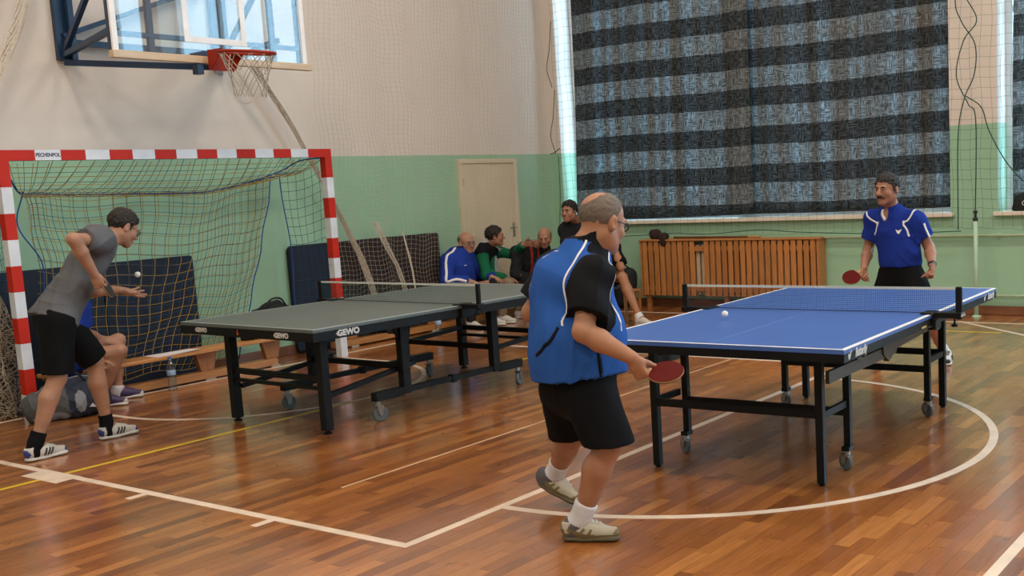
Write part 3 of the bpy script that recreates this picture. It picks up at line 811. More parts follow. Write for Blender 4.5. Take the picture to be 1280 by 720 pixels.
    if g('face', True): face_bits(root, H, hs, g('brow_mat', g('hair_mat', skin)), g('brows', True))
    if g('glasses'): spectacles(root, H, hs, g('glass_r', .0022))
    # ---- top
    top = Sdf(); tm = g('top_mats'); tr = g('cloth', .016)
    hem_c = A(g('hem_c', pel - up * .03)); hem_n = un(g('hem_n', -up)); hemcut = [(hem_c, hem_n)]
    nk = [(neck + up * .012, up)]
    top.rc(J['shL'], J['shR'], .070 + tr * .6, .070 + tr * .6, .06, 0, nk)
    top.rc(neck - up * .10, chest, .105 + tr, cr + tr, .07, 0, nk, flat=(ft, fl)); top.rc(chest, belly, cr + tr, br + tr, .07, 0, hemcut, flat=(ft, fl))
    top.rc(belly, hem_c, br + tr, g('hem_r', .15), .07, 0, hemcut, flat=(ft, g('hem_flat', .82)))
    top.rc(neck - up * .05, neck + up * .03, nr + .024, nr + .012, .05, 0, nk)
    if g('belly_fwd'): top.ell(belly + ft * g('belly_fwd'), A(g('belly_ell', (.16, .13, .17))), [side, ft, up], .08, 0, hemcut)
    for q in ('L', 'R'):
        s_, e_, w_ = A(J['sh' + q]), A(J['el' + q]), A(J['wr' + q]); ad = un(e_ - s_); sr = g('sleeve_r', .068) * (armt * .5 + .5)
        if g('sleeve', 'short') == 'short':
            L = np.linalg.norm(e_ - s_) * g('sleeve_len', .62); c = s_ + ad * L
            top.rc(s_, c + ad * .06, sr + .004, sr + .006, g('sleeve_k', .05), 1, [(c, ad)])
        else:
            fd = un(w_ - e_)
            top.rc(s_, e_, sr + .004, sr * .86, .05, 1); top.rc(e_, w_, sr * .86, sr * .66, .03, g('fore_id', 1), [(w_ - fd * .0, fd)])
    if g('collar', True):
        top.rc(neck - up * .005, neck + up * (g('collar_h', .035) + .02) + ft * -.004, nr + .020, nr + .013, .008, 2, [(neck + up * g('collar_h', .035), un(up * .9 - ft * .35))])
    for pr in g('paint_top', ()): getattr(top, pr[0])(*pr[1], **pr[2])
    to, tb = sdf_obj(g('top_name', 'shirt'), top, h, tm, root, g('wrinkle', .006), g('seed', 1), 1)
    # ---- legs
    lw = Sdf(); lm = g('low_mats'); lr = g('low_r', .105); lc = g('low_len', .9)
    wc = [(hem_c + up * .035, -hem_n)]
    lw.rc(pel + up * .06, pel - up * .03, br * .98 + .006 if g('waist_r') is None else g('waist_r'), .158, .05, 0, [(pel + up * .07, up)] + wc, flat=(ft, .80))
    for q in ('L', 'R'):
        hp, kn, an = A(J['hip' + q]), A(J['kn' + q]), A(J['an' + q]); td = un(kn - hp); cd = un(an - kn)
        if g('low', 'shorts') == 'shorts':
            c = hp + (kn - hp) * lc; hn = un(g('hem_dir_' + q, td)); lw.rc(hp, c + td * .06, lr, g('low_r2', .088), .05, 0, [(c, hn)] + wc)
        else:
            lw.rc(hp, kn, lr * .95, .074, .05, 0, wc); lw.rc(kn, an, .074, .055, .03, 0, [(an + cd * .0, cd)])
    lo_, lb = sdf_obj('shorts' if g('low', 'shorts') == 'shorts' else 'trousers', lw, h, lm, root, .005, 3)
    # ---- socks and shoes
    if g('shoes'):
        for q in ('L', 'R'):
            if J.get('heel' + q) is None: continue
            an, hl, te = A(J['an' + q]), A(J['heel' + q]), A(J['toe' + q]); kn = A(J['kn' + q]); cd = un(kn - an)
            if g('sock'):
                sk = Sdf(); st = an + cd * g('sock_h', .09)
                ls = .008 + .036 * (g('leg', 1.0)); sk.rc(hl + (te - hl) * .24 + (0, 0, .045), an, .040, ls, .02, 1); sk.rc(an, st + cd * .05, ls, ls + .006, .02, 0, [(st, cd)]); sk.ell(hl + (te - hl) * .16 + (0, 0, .06), (.040, .040, .045), None, .02, 1)
                sdf_obj('sock', sk, min(h, .006), g('sock'), root, .003, 7)
            shoe(root, hl, te, un(g('foot_up_' + q, (0, 0, 1))), h=min(h, .006), **g('shoes'))
    return root, H, bv, to, tb, lo_, lb
# ================================================================== basketball backboard on its wall frame
BLUE = mat('frame_blue', (0.012, 0.035, 0.085), 0.35)
BCLEAR = glass_mat('backboard_glass', (0.92, 0.97, 1.0), 0.075)
LINEB = mat('board_white', (0.82, 0.80, 0.80), 0.4)
RED = mat('rim_red', (0.30, 0.022, 0.008), 0.5, spec=.2)
WOODB = wood_mat('batten_wood', (0.50, 0.34, 0.20), (0.62, 0.46, 0.30), (6, 1, 6))
XB, YB, ZB = 0.50, -3.89, 2.77                                      # board plane, middle, lower edge
bkt = thing('basketball_backboard', 'clear glass basketball backboard on a blue steel frame above the goal', 'backboard', (XW, YB, ZB))
ya, yb, zt = YB - 0.93, YB + 0.93, ZB + 1.12
MB().box((XB - 0.006, ya + 0.03, ZB + 0.06), (XB + 0.006, yb - 0.03, zt - 0.03)).build('glass_panel', BCLEAR, bkt)
e = MB()
for y in (ya, yb - 0.045): e.box((XB - 0.012, y, ZB + 0.06), (XB + 0.012, y + 0.045, zt))
e.box((XB - 0.012, ya + 0.045, zt - 0.045), (XB + 0.012, yb - 0.045, zt)); e.build('white_border', LINEB, bkt)
MB().box((XB - 0.03, ya - 0.02, ZB), (XB + 0.035, yb + 0.04, ZB + 0.06)).build('bottom_batten', WOODB, bkt, bevel=0.004)
t = MB(); x = XB + 0.0065
for lo, hi in (((x, YB - 0.30, ZB + 0.17), (x + 0.003, YB + 0.30, ZB + 0.22)), ((x, YB - 0.30, ZB + 0.57), (x + 0.003, YB + 0.30, ZB + 0.62)), ((x, YB - 0.30, ZB + 0.22), (x + 0.003, YB - 0.25, ZB + 0.57)), ((x, YB + 0.25, ZB + 0.22), (x + 0.003, YB + 0.30, ZB + 0.57))): t.box(lo, hi)
t.build('target_square', LINEB, bkt)
fr = MB(); xf = XB - 0.05
for y in (ya + 0.01, ya + 0.34, YB, yb - 0.34, yb - 0.05): fr.bar((xf, y + 0.02, ZB + 0.02), (xf, y + 0.02, zt), 0.04, 0.05)
fr.bar((xf, ya, ZB + 0.20), (xf, yb, ZB + 0.20), 0.045, 0.04); fr.bar((xf, ya, ZB + 0.98), (xf, yb, ZB + 0.98), 0.045, 0.04)
fr.build('rear_frame', BLUE, bkt, bevel=0.003)
YL, YR = -4.62, -3.12
for y in (YL, YR):
    MB().box((XW, y - 0.05, ZB + 0.10), (XW + 0.05, y + 0.05, zt + 0.1)).build('wall_upright', BLUE, bkt, bevel=0.004)
    MB().bar((XW + 0.09, y + 0.06, ZB + 0.1), (XW + 0.09, y + 0.06, zt + 0.1), 0.05, 0.05).build('wall_upright', BLUE, bkt, bevel=0.004)
    MB().bar((XW + 0.04, y, ZB + 0.14), (xf, y - 0.1, ZB + 0.26), 0.045, 0.045).build('arm', BLUE, bkt); MB().bar((XW + 0.04, y, zt - 0.05), (xf, y - 0.1, zt - 0.15), 0.045, 0.045).build('arm', BLUE, bkt)
    MB().bar((XW + 0.05, y, ZB + 0.16), (xf, y - 0.08, zt - 0.15), 0.04, 0.04).build('brace', BLUE, bkt)
MB().bar((XW + 0.05, YL, ZB + 0.08), (XB - 0.02, YB + 0.0, ZB - 0.02), 0.045, 0.05).build('brace', BLUE, bkt)
MB().bar((XW + 0.05, YR, ZB + 0.08), (XB - 0.02, YB + 0.0, ZB - 0.02), 0.045, 0.05).build('brace', BLUE, bkt)
w = MB()
for z in (ZB + 0.25, ZB + 0.95): w.bar((XW + 0.06, YL, z), (XW + 0.06, YR, z), 0.05, 0.05)
w.bar((XW + 0.06, YL, ZB + 0.3), (XW + 0.06, YR, ZB + 0.9), 0.04, 0.04); w.build('wall_crossbar', BLUE, bkt)
MB().box((XB - 0.05, YB - 0.22, ZB - 0.09), (XB + 0.03, YB - 0.16, ZB)).build('bracket', BLUE, bkt, bevel=0.005)
# rim with its plate and net
CX, CZ, CR = XB + 0.40, 2.865, 0.225
hoop = MB(); RZ = lambda x_: CZ - (x_ - XB) * 0.085
hoop.tube([(CX + CR * math.cos(a), YB + CR * math.sin(a), RZ(CX + CR * math.cos(a))) for a in [2 * PI * k / 40 for k in range(40)]], 0.012, 8, closed=True)
hoop.bar((XB + 0.03, YB - 0.1, CZ - 0.01), (CX - CR * 0.9, YB - 0.09, CZ - 0.02), 0.02, 0.03); hoop.bar((XB + 0.03, YB + 0.1, CZ - 0.01), (CX - CR * 0.9, YB + 0.09, CZ - 0.02), 0.02, 0.03)
rim = hoop.build('rim', RED, bkt, smooth=True)
pl = MB(); pl.box((XB + 0.036, YB - 0.12, CZ - 0.15), (XB + 0.05, YB + 0.12, CZ + 0.02))
Mx = frame((XB + 0.05, YB - 0.12, CZ), (1, 0, 0), (0, 0, 1))
for y in (YB - 0.12, YB + 0.11):
    pl.prism([(0, 0.015), (0, -0.14), (0.03, -0.14), (0.17, -0.01), (0.17, 0.015)], 0.008, 0, frame((XB + 0.045, y + 0.008, CZ), (1, 0, 0), (0, 0, 1)))
pl.build('rim_plate', RED, bkt)
NETW = mat('net_white', (0.42, 0.37, 0.31), 0.8)
ln = []; N = 12
prof = [(0.0, 0.222), (-0.07, 0.19), (-0.14, 0.165), (-0.21, 0.145), (-0.28, 0.132), (-0.35, 0.125)]
for k in range(N):
    for sgn in (1, -1):
        pts = []
        for i, (z, r) in enumerate(prof):
            a = 2 * PI * (k + sgn * 0.5 * i) / N
            if random.random() < 0.03: break
            pts.append((CX + r * math.cos(a), YB + r * math.sin(a), RZ(CX + r * math.cos(a)) + z - 0.01))
        if len(pts) > 1: ln.append(pts)
ln.append([(CX + 0.12 * math.cos(a), YB + 0.12 * math.sin(a), CZ - 0.36 - 0.10 * math.sin((a + 2.2) / 2.4 * PI)) for a in [-2.2 + 2.4 * k / 10 for k in range(11)]])
nb = cords(ln, 0.0042, 4); nb.build('hoop_net', NETW, bkt, kind='stuff')

# ================================================================== handball goal
GR = mat('goal_red', (0.50, 0.022, 0.010), 0.5, spec=.2); GW = mat('goal_white', (0.66, 0.68, 0.74), 0.35)
XG, YG = 0.109, -5.592
goal = thing('handball_goal', 'handball goal with red and white striped frame before the green wall', 'goal', (XG, YG + 1.58, 0))
def striped(name, marks, lohi):
    b = MB()
    for i in range(len(marks) - 1):
        lo, hi = lohi(marks[i], marks[i + 1]); b.box(lo, hi, i % 2 if name == 'crossbar' else (i + 1) % 2)
    return b.build(name, [GR, GW], goal, bevel=0.004)
zs = [0.0] + [0.2 * k for k in range(1, 10)] + [2.0]
zs = [0.0, 0.2, 0.4, 0.6, 0.8, 1.0, 1.2, 1.4, 1.6, 1.8, 2.0]
for y in (YG, YG + 3.08):
    b = MB()
    for i in range(len(zs) - 1): b.box((XG - 0.08, y, zs[i]), (XG, y + 0.08, zs[i + 1] if i < 9 else 2.0), 1 if i % 2 == 0 else 0)
    b.build('goal_post', [GR, GW], goal)
ys = [0.0, 0.28] + [0.28 + 0.2 * k for k in range(1, 14)] + [3.16]
b = MB()
for i in range(len(ys) - 1): b.box((XG - 0.08, YG + ys[i], 2.0), (XG, YG + ys[i + 1], 2.08), i % 2)
b.build('crossbar', [GR, GW], goal)
TXT = mat('lettering_dark', (0.05, 0.03, 0.07), 0.5, vary=0)
lettering('lettering', 'PECHENPOL', 0.040, frame((XG + 0.001, YG + 0.38, 2.040), (0, 1, 0), (0, 0, 1)), TXT, goal, 0.0012, 0, 0.86)
FRM = mat('goal_back_frame', (0.02, 0.025, 0.03), 0.5)
XK = -0.47
for y in (YG + 0.05, YG + 3.10): MB().tube([(XG - 0.06, y, 0.03), (XK - 0.05, y, 0.03)], 0.016, 8).build('ground_tube', FRM, goal, smooth=True)
# net: two layers of cord, dark blue-green and yellow, hanging from the crossbar to a slack back rope
NB_ = mat('cord_teal', (0.010, 0.060, 0.125), 0.8); NY_ = mat('cord_yellow', (0.42, 0.25, 0.03), 0.8); NR_ = mat('rope_blue', (0.010, 0.07, 0.28), 0.7)
rope_back = catmull([(XG - 0.05, YG + 0.10, 1.86), (XK + 0.1, -5.22, 1.76), (XK, -5.0, 1.745), (XK, -4.33, 1.725), (XK, -3.55, 1.71), (XK, -3.1, 1.765), (XK, -2.62, 1.885), (XK + 0.2, -2.52, 1.98), (XG - 0.05, -2.47, 2.0)], 8)
def polyat(poly, t):
    f = t * (len(poly) - 1); i = min(int(f), len(poly) - 2); return poly[i].lerp(poly[i + 1], f - i)
def hsh(i): return math.sin(i * 12.9898) * 43758.5453 % 1
def back_pt(u, v, dx=0):
    """u along the goal, v from the back rope (0) to the floor (1)."""
    top = polyat(rope_back, 0.18 + 0.54 * u)
    bot = Vector((XK - 0.02, lerp(-5.16, -3.28, u), 0.08))
    p = top.lerp(bot, v)
    p.x += 0.05 * math.sin(v * PI) * math.sin(u * 9 + 1) + dx + 0.07 * math.sin(v * PI)
    p.z += 0.02 * math.sin(u * 17 + v * 5)
    p.y += 0.012 * math.sin(v * 21 + u * 11)
    return p
def top_pt(u, v):
    a = Vector((XG - 0.05, lerp(YG + 0.10, YG + 3.06, u), 2.0)); b = polyat(rope_back, 0.13 + 0.62 * u)
    p = a.lerp(b, v); p.z -= 0.07 * math.sin(v * PI); return p
def side_pt(u, v, y_post, sgn):
    """u from the post (0) to the back edge (1), v downwards."""
    a = Vector((XG - 0.05, y_post, lerp(2.0, 0.06, v)))
    t = Vector((XK + 0.02, y_post - sgn * 0.13, 1.86)); bt = Vector((XK + 0.02, y_post - sgn * 0.06, 0.08))
    p = a.lerp(t.lerp(bt, v), u); p.z -= 0.05 * math.sin(u * PI) * (1 - v); p.y += 0.02 * math.sin(v * 9 + u * 4); return p
def panel(fn, nu, nv, su, sv, ou=0.0, ov=0.0):
    L = []
    for i in range(nu + 1):
        u = min(1, (i + ou) / nu); L.append([fn(u, k / sv) for k in range(sv + 1)])
    for j in range(nv + 1):
        v = min(1, (j + ov) / nv); L.append([fn(k / su, v) for k in range(su + 1)])
    return L
L1 = panel(back_pt, 26, 18, 30, 16) + panel(top_pt, 26, 5, 24, 5)
L1 += panel(lambda u, v: side_pt(u, v, YG + 3.10, 1), 6, 20, 6, 16) + panel(lambda u, v: side_pt(u, v, YG + 0.06, -1), 6, 20, 6, 16)
cords(L1, 0.0022, 3).build('net', NB_, goal, kind='stuff')['label'] = 'dark blue-green cord layer of the net'
L2 = panel(lambda u, v: back_pt(u, v, -0.05), 24, 19, 30, 16, 0.5, 0.4) + panel(lambda u, v: top_pt(u, v) - Vector((0, 0, 0.02)), 24, 6, 24, 5, 0.5, 0.4)
cords(L2, 0.0026, 3).build('net', NY_, goal, kind='stuff')['label'] = 'yellow cord layer of the net'
MB().tube(rope_back, 0.0075, 6).build('net_rope', NR_, goal, smooth=True)
MB().tube([side_pt(1, k / 14, YG + 3.10, 1) for k in range(15)], 0.006, 6).build('net_rope', NR_, goal, smooth=True)
MB().tube([back_pt(1, k / 14) for k in range(15)], 0.006, 6).build('net_rope', NR_, goal, smooth=True)
MB().tube(catmull([(XK + .15, -5.22, 1.77), (XK + 0.12, -5.28, 1.5), (XK + .15, -5.14, 1.2), (XK + .1, -5.12, 0.9), (XK + .12, -5.05, 0.5)], 6), 0.006, 6).build('net_rope', NR_, goal, smooth=True)

# ================================================================== gym mats leaning on the wall
MATB = mat('mat_navy', (0.006, 0.011, 0.027), 0.6, bump=0.25, bscale=30); MATK = mat('mat_dark', (0.026, 0.016, 0.016), 0.75, bump=0.25, bscale=30)
SEAM = mat('mat_seam', (0.02, 0.03, 0.05), 0.8)
def gym_mat(y0, y1, m, label, rnd=0.03):
    r = thing('gym_mat', label, 'mat', (XW + 0.06, (y0 + y1) / 2, 0), group=None)
    b = MB(); pts = []
    W_, H_ = y1 - y0, 1.125
    for cx, cz, a0 in ((W_ - rnd, rnd, -90), (W_ - rnd, H_ - rnd, 0), (rnd, H_ - rnd, 90), (rnd, rnd, 180)):
        for k in range(5):
            a = math.radians(a0 + 22.5 * k); pts.append((cx + rnd * math.cos(a), cz + rnd * math.sin(a)))
    M = frame((XW + 0.018, y0, 0.0), (0, 1, 0), (-0.012, 0, 1))
    b.prism(pts, 0.055, 0, M).build('cover', m, r, bevel=0.006)
    for zz in (0.37, 0.75): MB().box((XW + 0.05, y0 + 0.01, zz), (XW + 0.0745, y1 - 0.01, zz + 0.012)).build('seam', SEAM, r)
    return r
gym_mat(-5.50, -4.52, MATB, 'navy gym mat leaning behind the goal, partly behind the grey-shirted player')
gym_mat(-4.51, -3.62, MATB, 'navy gym mat leaning in the middle of the goal behind yellow netting')
gym_mat(-2.52, -1.90, MATB, 'narrow navy gym mat standing behind the right goal post', 0.06)
gym_mat(-1.86, -0.36, MATK, 'dark brown gym mat behind white netting, right of the goal')

# ================================================================== white ball-stop net hanging along the goal wall
NETC = mat('ballnet_cord', (0.60, 0.53, 0.44), 0.8)
bn = thing('ball_stop_net', 'fine white ball-stop net hanging along the goal wall, right of the goal', 'net', (XW + 0.17, -0.4, 0))
XN = XW + 0.15
def stop(y, z):
    y2 = y + 0.018 * math.sin(z * 9 + y * 3) + 0.02 * math.sin(y * 13)
    return Vector((XN + 0.03 * math.sin(y * 8 + 0.6 * z), y2, z + 0.014 * math.sin(y * 19) + 0.02 * math.sin(y * 5.0 + 2)))
L = []
y = -2.05
while y < 1.75:
    L.append([stop(y, lerp(0.03, 4.6, k / 36)) for k in range(37)]); y += 0.052
z = 0.04
while z < 4.6:
    L.append([stop(lerp(-2.05, 1.75, k / 60), z) for k in range(61)]); z += 0.052
cords(L, 0.0013, 3).build('netting', NETC, bn, kind='stuff')
def band(name, pts, w, root, m, n=14, r=0.004):
    """A gathered fold of netting: a bundle of cords that twist about one another, tied by cross cords."""
    P = catmull(pts, 10); LL = []
    for k in range(n):
        ph = 2 * PI * k / n; q = []
        for i, p in enumerate(P):
            t = i / 6.0
            q.append(p + Vector((0.35 * w * math.sin(ph + t), w * math.cos(ph + t * 0.8) * (0.7 + 0.3 * math.sin(i * 0.5 + k)), 0.01 * math.sin(i + k))))
        LL.append(q)
    for i in range(0, len(P), 1): LL.append([LL[k][i] for k in range(0, n, 2)])
    return cords(LL, r, 3).build(name, m, root, kind='stuff')
band('net_fold', [(XN + .03, -2.9, 3.0), (XN + .03, -2.45, 2.35), (XN + .04, -1.9, 1.35), (XN + .04, -1.60, 0.7), (XN + .05, -1.48, 0.15)], 0.035, bn, NETC)
band('net_fold', [(XN + .03, -1.43, 1.30), (XN + .03, -1.37, 1.15), (XN + .04, -1.16, 0.75), (XN + .05, -0.95, 0.12)], 0.038, bn, NETC, 11, .003)
band('net_fold', [(XN + .03, -1.05, 1.18), (XN + .03, -1.0, 1.0), (XN + .04, -0.95, 0.7), (XN + .05, -0.9, 0.15)], 0.012, bn, NETC, 8, .0025)
# the heap of gathered netting at the left end of the wall
bh = thing('gathered_net', 'beige netting gathered into a hanging bundle left of the goal post', 'net', (XW + 0.25, -5.75, 0))
BUNC = mat('gathered_cord', (0.34, 0.27, 0.195), 0.85)
band('net_fold', [(XW + .18, -4.85, 3.7), (XW + .18, -5.05, 3.1), (XW + .19, -5.32, 2.6), (XW + .2, -5.8, 1.9)], 0.06, bh, NETC)
def bund(a, z):
    r = 0.22 + 0.03 * math.sin(5 * a + z * 3) + 0.02 * math.sin(9 * a - z * 5) + 0.06 * max(0, 0.35 - z)
    r *= 0.62 + 0.38 * min(1, (2.2 - z) / 1.4) if z < 2.2 else 0.5
    return Vector((XW + 0.27 + 0.8 * r * math.cos(a), -5.78 + 0.10 * max(0, 1 - z) - 0.12 * max(0, z - 1.0) + 1.25 * r * math.sin(a), z))
core = MB(); NA, NZ = 36, 30
vs = [bund(2 * PI * i / NA, lerp(0.0, 2.6, j / NZ)) for j in range(NZ + 1) for i in range(NA)]
L = []
for i in range(100): L.append([bund(2 * PI * i / 100 + 0.25 * math.sin(j * 0.9 + i), lerp(0.005, 2.6, j / NZ)) for j in range(NZ + 1)])
for j in range(92): L.append([bund(2 * PI * i / NA, 0.02 + 2.55 * j / 92 + 0.02 * math.sin(i * 2.3 + j)) for i in range(NA + 1)])
cords(L, 0.0034, 3).build('netting', BUNC, bh, kind='stuff')
for q in range(3):
    L = []
    for i in range(30): L.append([bund(2 * PI * i / 30 + 0.3 * math.sin(j * 0.7 + i + q), lerp(0.005, 2.6, j / NZ)).lerp(Vector((XW + 0.27, -5.78, lerp(0.005, 2.6, j / NZ))), 0.22 + 0.22 * q) for j in range(NZ + 1)])
    for j in range(40): L.append([bund(2 * PI * i / NA, 0.02 + 2.55 * j / 40).lerp(Vector((XW + 0.27, -5.78, 0.02 + 2.55 * j / 40)), 0.25 + 0.22 * q) for i in range(NA + 1)])
    cords(L, 0.005, 3).build('inner_netting', BUNC, bh, kind='stuff')

# ================================================================== curtains, nets and cover on the window wall
def curtain_mat():
    m = bpy.data.materials.new('curtain_cloth'); m.use_nodes = True
    nt = m.node_tree; N = nt.nodes; Lk = nt.links; b = N['Principled BSDF']; out = N['Material Output']
    tc = N.new('ShaderNodeTexCoord'); sp = N.new('ShaderNodeSeparateXYZ'); Lk.new(tc.outputs['UV'], sp.inputs[0])   # UV = cloth metres
    def math_(op, a, bb=None, c=None):
        n = N.new('ShaderNodeMath'); n.operation = op
        for i, v in enumerate((a, bb, c)):
            if v is None: continue
            if isinstance(v, (int, float)): n.inputs[i].default_value = v
            else: Lk.new(v, n.inputs[i])
        return n.outputs[0]
    z = sp.outputs['Y']
    ph = math_('FRACT', math_('MULTIPLY_ADD', z, 1 / 0.462, 0.22))
    light = math_('LESS_THAN', ph, 0.52)
    # woven patches: short dashes running across in some patches and up in others
    def dash(sx, sy):
        mp = N.new('ShaderNodeMapping'); mp.inputs['Scale'].default_value = (sx, sy, 1); Lk.new(tc.outputs['UV'], mp.inputs['Vector'])
        n = N.new('ShaderNodeTexNoise'); n.inputs['Scale'].default_value = 1; n.inputs['Detail'].default_value = 2; Lk.new(mp.outputs[0], n.inputs['Vector']); return n.outputs['Fac']
    h, v = dash(11, 75), dash(75, 11)
    ck = N.new('ShaderNodeTexChecker'); ck.inputs['Scale'].default_value = 1
    mp = N.new('ShaderNodeMapping'); mp.inputs['Scale'].default_value = (8.5, 8.5, 1); Lk.new(tc.outputs['UV'], mp.inputs['Vector']); Lk.new(mp.outputs[0], ck.inputs['Vector'])
    mx = N.new('ShaderNodeMix'); mx.data_type = 'FLOAT'; Lk.new(ck.outputs['Fac'], mx.inputs['Factor']); Lk.new(h, mx.inputs['A']); Lk.new(v, mx.inputs['B'])
    thr = N.new('ShaderNodeMapRange'); thr.inputs['From Min'].default_value = 0.42; thr.inputs['From Max'].default_value = 0.60; Lk.new(mx.outputs['Result'], thr.inputs['Value'])
    def ramp(a, c):
        r = N.new('ShaderNodeMix'); r.data_type = 'RGBA'; r.inputs['A'].default_value = (*a, 1); r.inputs['B'].default_value = (*c, 1); Lk.new(thr.outputs[0], r.inputs['Factor']); return r.outputs['Result']
    dk = ramp((0.045, 0.051, 0.056), (0.155, 0.168, 0.180)); lt = ramp((0.17, 0.173, 0.173), (0.44, 0.435, 0.425))
    fin0 = N.new('ShaderNodeMix'); fin0.data_type = 'RGBA'; Lk.new(light, fin0.inputs['Factor']); Lk.new(dk, fin0.inputs['A']); Lk.new(lt, fin0.inputs['B'])
    # bluer glow and browner shade of the folds, painted in as vertical stripes
    ms = N.new('ShaderNodeMapping'); ms.inputs['Scale'].default_value = (5.5, 0.05, 1); Lk.new(tc.outputs['UV'], ms.inputs['Vector'])
    ns = N.new('ShaderNodeTexNoise'); ns.inputs['Scale'].default_value = 1; ns.inputs['Detail'].default_value = 3; Lk.new(ms.outputs[0], ns.inputs['Vector'])
    rs = N.new('ShaderNodeValToRGB'); rs.color_ramp.elements[0].position = 0.34; rs.color_ramp.elements[0].color = (0.66, 0.54, 0.46, 1); rs.color_ramp.elements[1].position = 0.66; rs.color_ramp.elements[1].color = (0.98, 1.16, 1.28, 1)
    Lk.new(ns.outputs['Fac'], rs.inputs['Fac'])
    fin = N.new('ShaderNodeMix'); fin.data_type = 'RGBA'; fin.blend_type = 'MULTIPLY'; fin.inputs['Factor'].default_value = 1; Lk.new(fin0.outputs['Result'], fin.inputs['A']); Lk.new(rs.outputs['Color'], fin.inputs['B'])
    Lk.new(fin.outputs['Result'], b.inputs['Base Color']); b.inputs['Roughness'].default_value = 0.9; b.inputs['Specular IOR Level'].default_value = 0.1
    tr = N.new('ShaderNodeBsdfTranslucent')
    tint = N.new('ShaderNodeMix'); tint.data_type = 'RGBA'; tint.blend_type = 'MULTIPLY'; tint.inputs['Factor'].default_value = 1; Lk.new(fin.outputs['Result'], tint.inputs['A']); tint.inputs['B'].default_value = (0.75, 0.95, 1, 1)
    Lk.new(tint.outputs['Result'], tr.inputs['Color'])
    sh = N.new('ShaderNodeMixShader'); sh.inputs['Fac'].default_value = 0.45
    Lk.new(b.outputs[0], sh.inputs[1]); Lk.new(tr.outputs[0], sh.inputs[2]); Lk.new(sh.outputs[0], out.inputs['Surface'])
    return m
CURT = curtain_mat()
def curtain(x0, x1, yc, ztop, zb0, zb1, label, seed, flare=0.0):
    nxx, nz = 90, 40; R = random.Random(seed); ph = [R.random() * 6.3 for _ in range(6)]
    vs = []; uv = []; fs = []
    Wd = x1 - x0
    for j in range(nz + 1):
        t = j / nz
        for i in range(nxx + 1):
            u = i / nxx; zb = lerp(zb0, zb1, u) - 0.012 * math.sin(u * PI)
            z = lerp(ztop, zb, t)
            f = 0.016 * math.sin(u * Wd * 9 + ph[0] + 0.3 * math.sin(t * 3)) + 0.010 * math.sin(u * Wd * 21 + ph[1]) + 0.010 * math.sin(u * Wd * 4 + t * 2 + ph[2])
            x = lerp(x0, x1, u) + 0.006 * math.sin(t * 9 + u * 15 + ph[3]) - flare * t * t * (1 - u)
            vs.append((x, yc + f, z)); uv.append((u * Wd * 1.04 + seed * 3.7, z + 0.012 * math.sin(u * Wd * 2.2 + ph[4])))
    for j in range(nz):
        for i in range(nxx):
            a = j * (nxx + 1) + i; fs.append((a, a + nxx + 1, a + nxx + 2, a + 1))
    me = bpy.data.meshes.new('curtain'); me.from_pydata(vs, [], fs); l = me.uv_layers.new(name='UVMap')
    for lp in me.loops: l.data[lp.index].uv = uv[lp.vertex_index]
    rt = thing('curtain', label, 'curtain', ((x0 + x1) / 2, yc, ztop))
    c = link('cloth', me, CURT, rt, smooth=True)
    sol = c.modifiers.new('thickness', 'SOLIDIFY'); sol.thickness = 0.003
    hm = MB().tube([vs[nz * (nxx + 1) + i] for i in range(nxx + 1)], 0.006, 5); hm.build('hem', mat('curtain_hem', (0.05, 0.055, 0.06), 0.9), rt)
    MB().tube([(x0 - 0.05, yc, ztop + 0.03), (x1 + 0.05, yc, ztop + 0.03)], 0.014, 8).build('rail', WHITE, rt)
    return rt
curtain(-0.22, 2.40, YW + 0.155, 6.05, 1.135, 1.150, 'grey banded curtain on the left half of the big window', 1, 0.12)
curtain(2.12, 4.845, YW + 0.265, 6.05, 1.150, 1.165, 'grey banded curtain on the right half of the big window', 2, -0.02)
curtain(5.52, 6.75, YW + 0.20, 6.05, 1.14, 1.14, 'dark banded curtain in the window at the right edge', 3, 0.02)

# green protective net on the window wall, with its loose draw cords
NGR = mat('net_green', (0.02, 0.06, 0.045), 0.8); NGR2 = mat('rope_green', (0.015, 0.075, 0.055), 0.8)
gn = thing('window_net', 'thin dark green protective net hanging before the windows', 'net', (2.3, YW - 0.1, 0.9))
YN = YW - 0.12
def wn_pt(x, z):
    sag = 0.05 * math.sin(x * 1.7) * (1 if z < 1.2 else 0.3)
    return Vector((x + 0.014 * math.sin(z * 6 + x * 5), YN + 0.02 * math.sin(x * 3 + z), z + 0.5 * sag + 0.008 * math.sin(x * 23)))
L = []
x = -0.40
while x < 8.2:
    L.append([wn_pt(x, lerp(0.93, 5.0, k / 26)) for k in range(27)]); x += 0.105
z = 0.93
while z < 5.0:
    L.append([wn_pt(lerp(-0.4, 8.2, k / 90), z) for k in range(91)]); z += 0.105
cords(L, 0.0014, 3).build('netting', NGR, gn, kind='stuff')
def rope(pts, r=0.006): MB().tube(catmull(pts, 8), r, 6).build('draw_cord', NGR2, gn, smooth=True)
yr = YN - 0.03
rope([(-0.38, yr, 0.93), (0.5, yr, 0.915), (1.4, yr, 0.94), (1.9, yr, 0.925), (2.6, yr, 0.965), (3.2, yr, 0.93), (4.2, yr, 0.90), (5.05, yr, 0.915)], 0.0055)
rope([(5.20, yr, 0.90), (5.22, yr, 2.05), (5.14, yr, 2.25), (5.02, yr, 2.55), (5.10, yr, 2.9), (5.24, yr, 3.1), (5.10, yr, 3.4), (5.0, yr, 3.8)])
rope([(5.02, yr, 0.93), (5.03, yr, 1.9), (5.10, yr, 2.3), (5.21, yr, 2.55), (5.22, yr, 2.85), (5.08, yr, 3.1), (5.02, yr, 3.35), (5.14, yr, 3.9)])
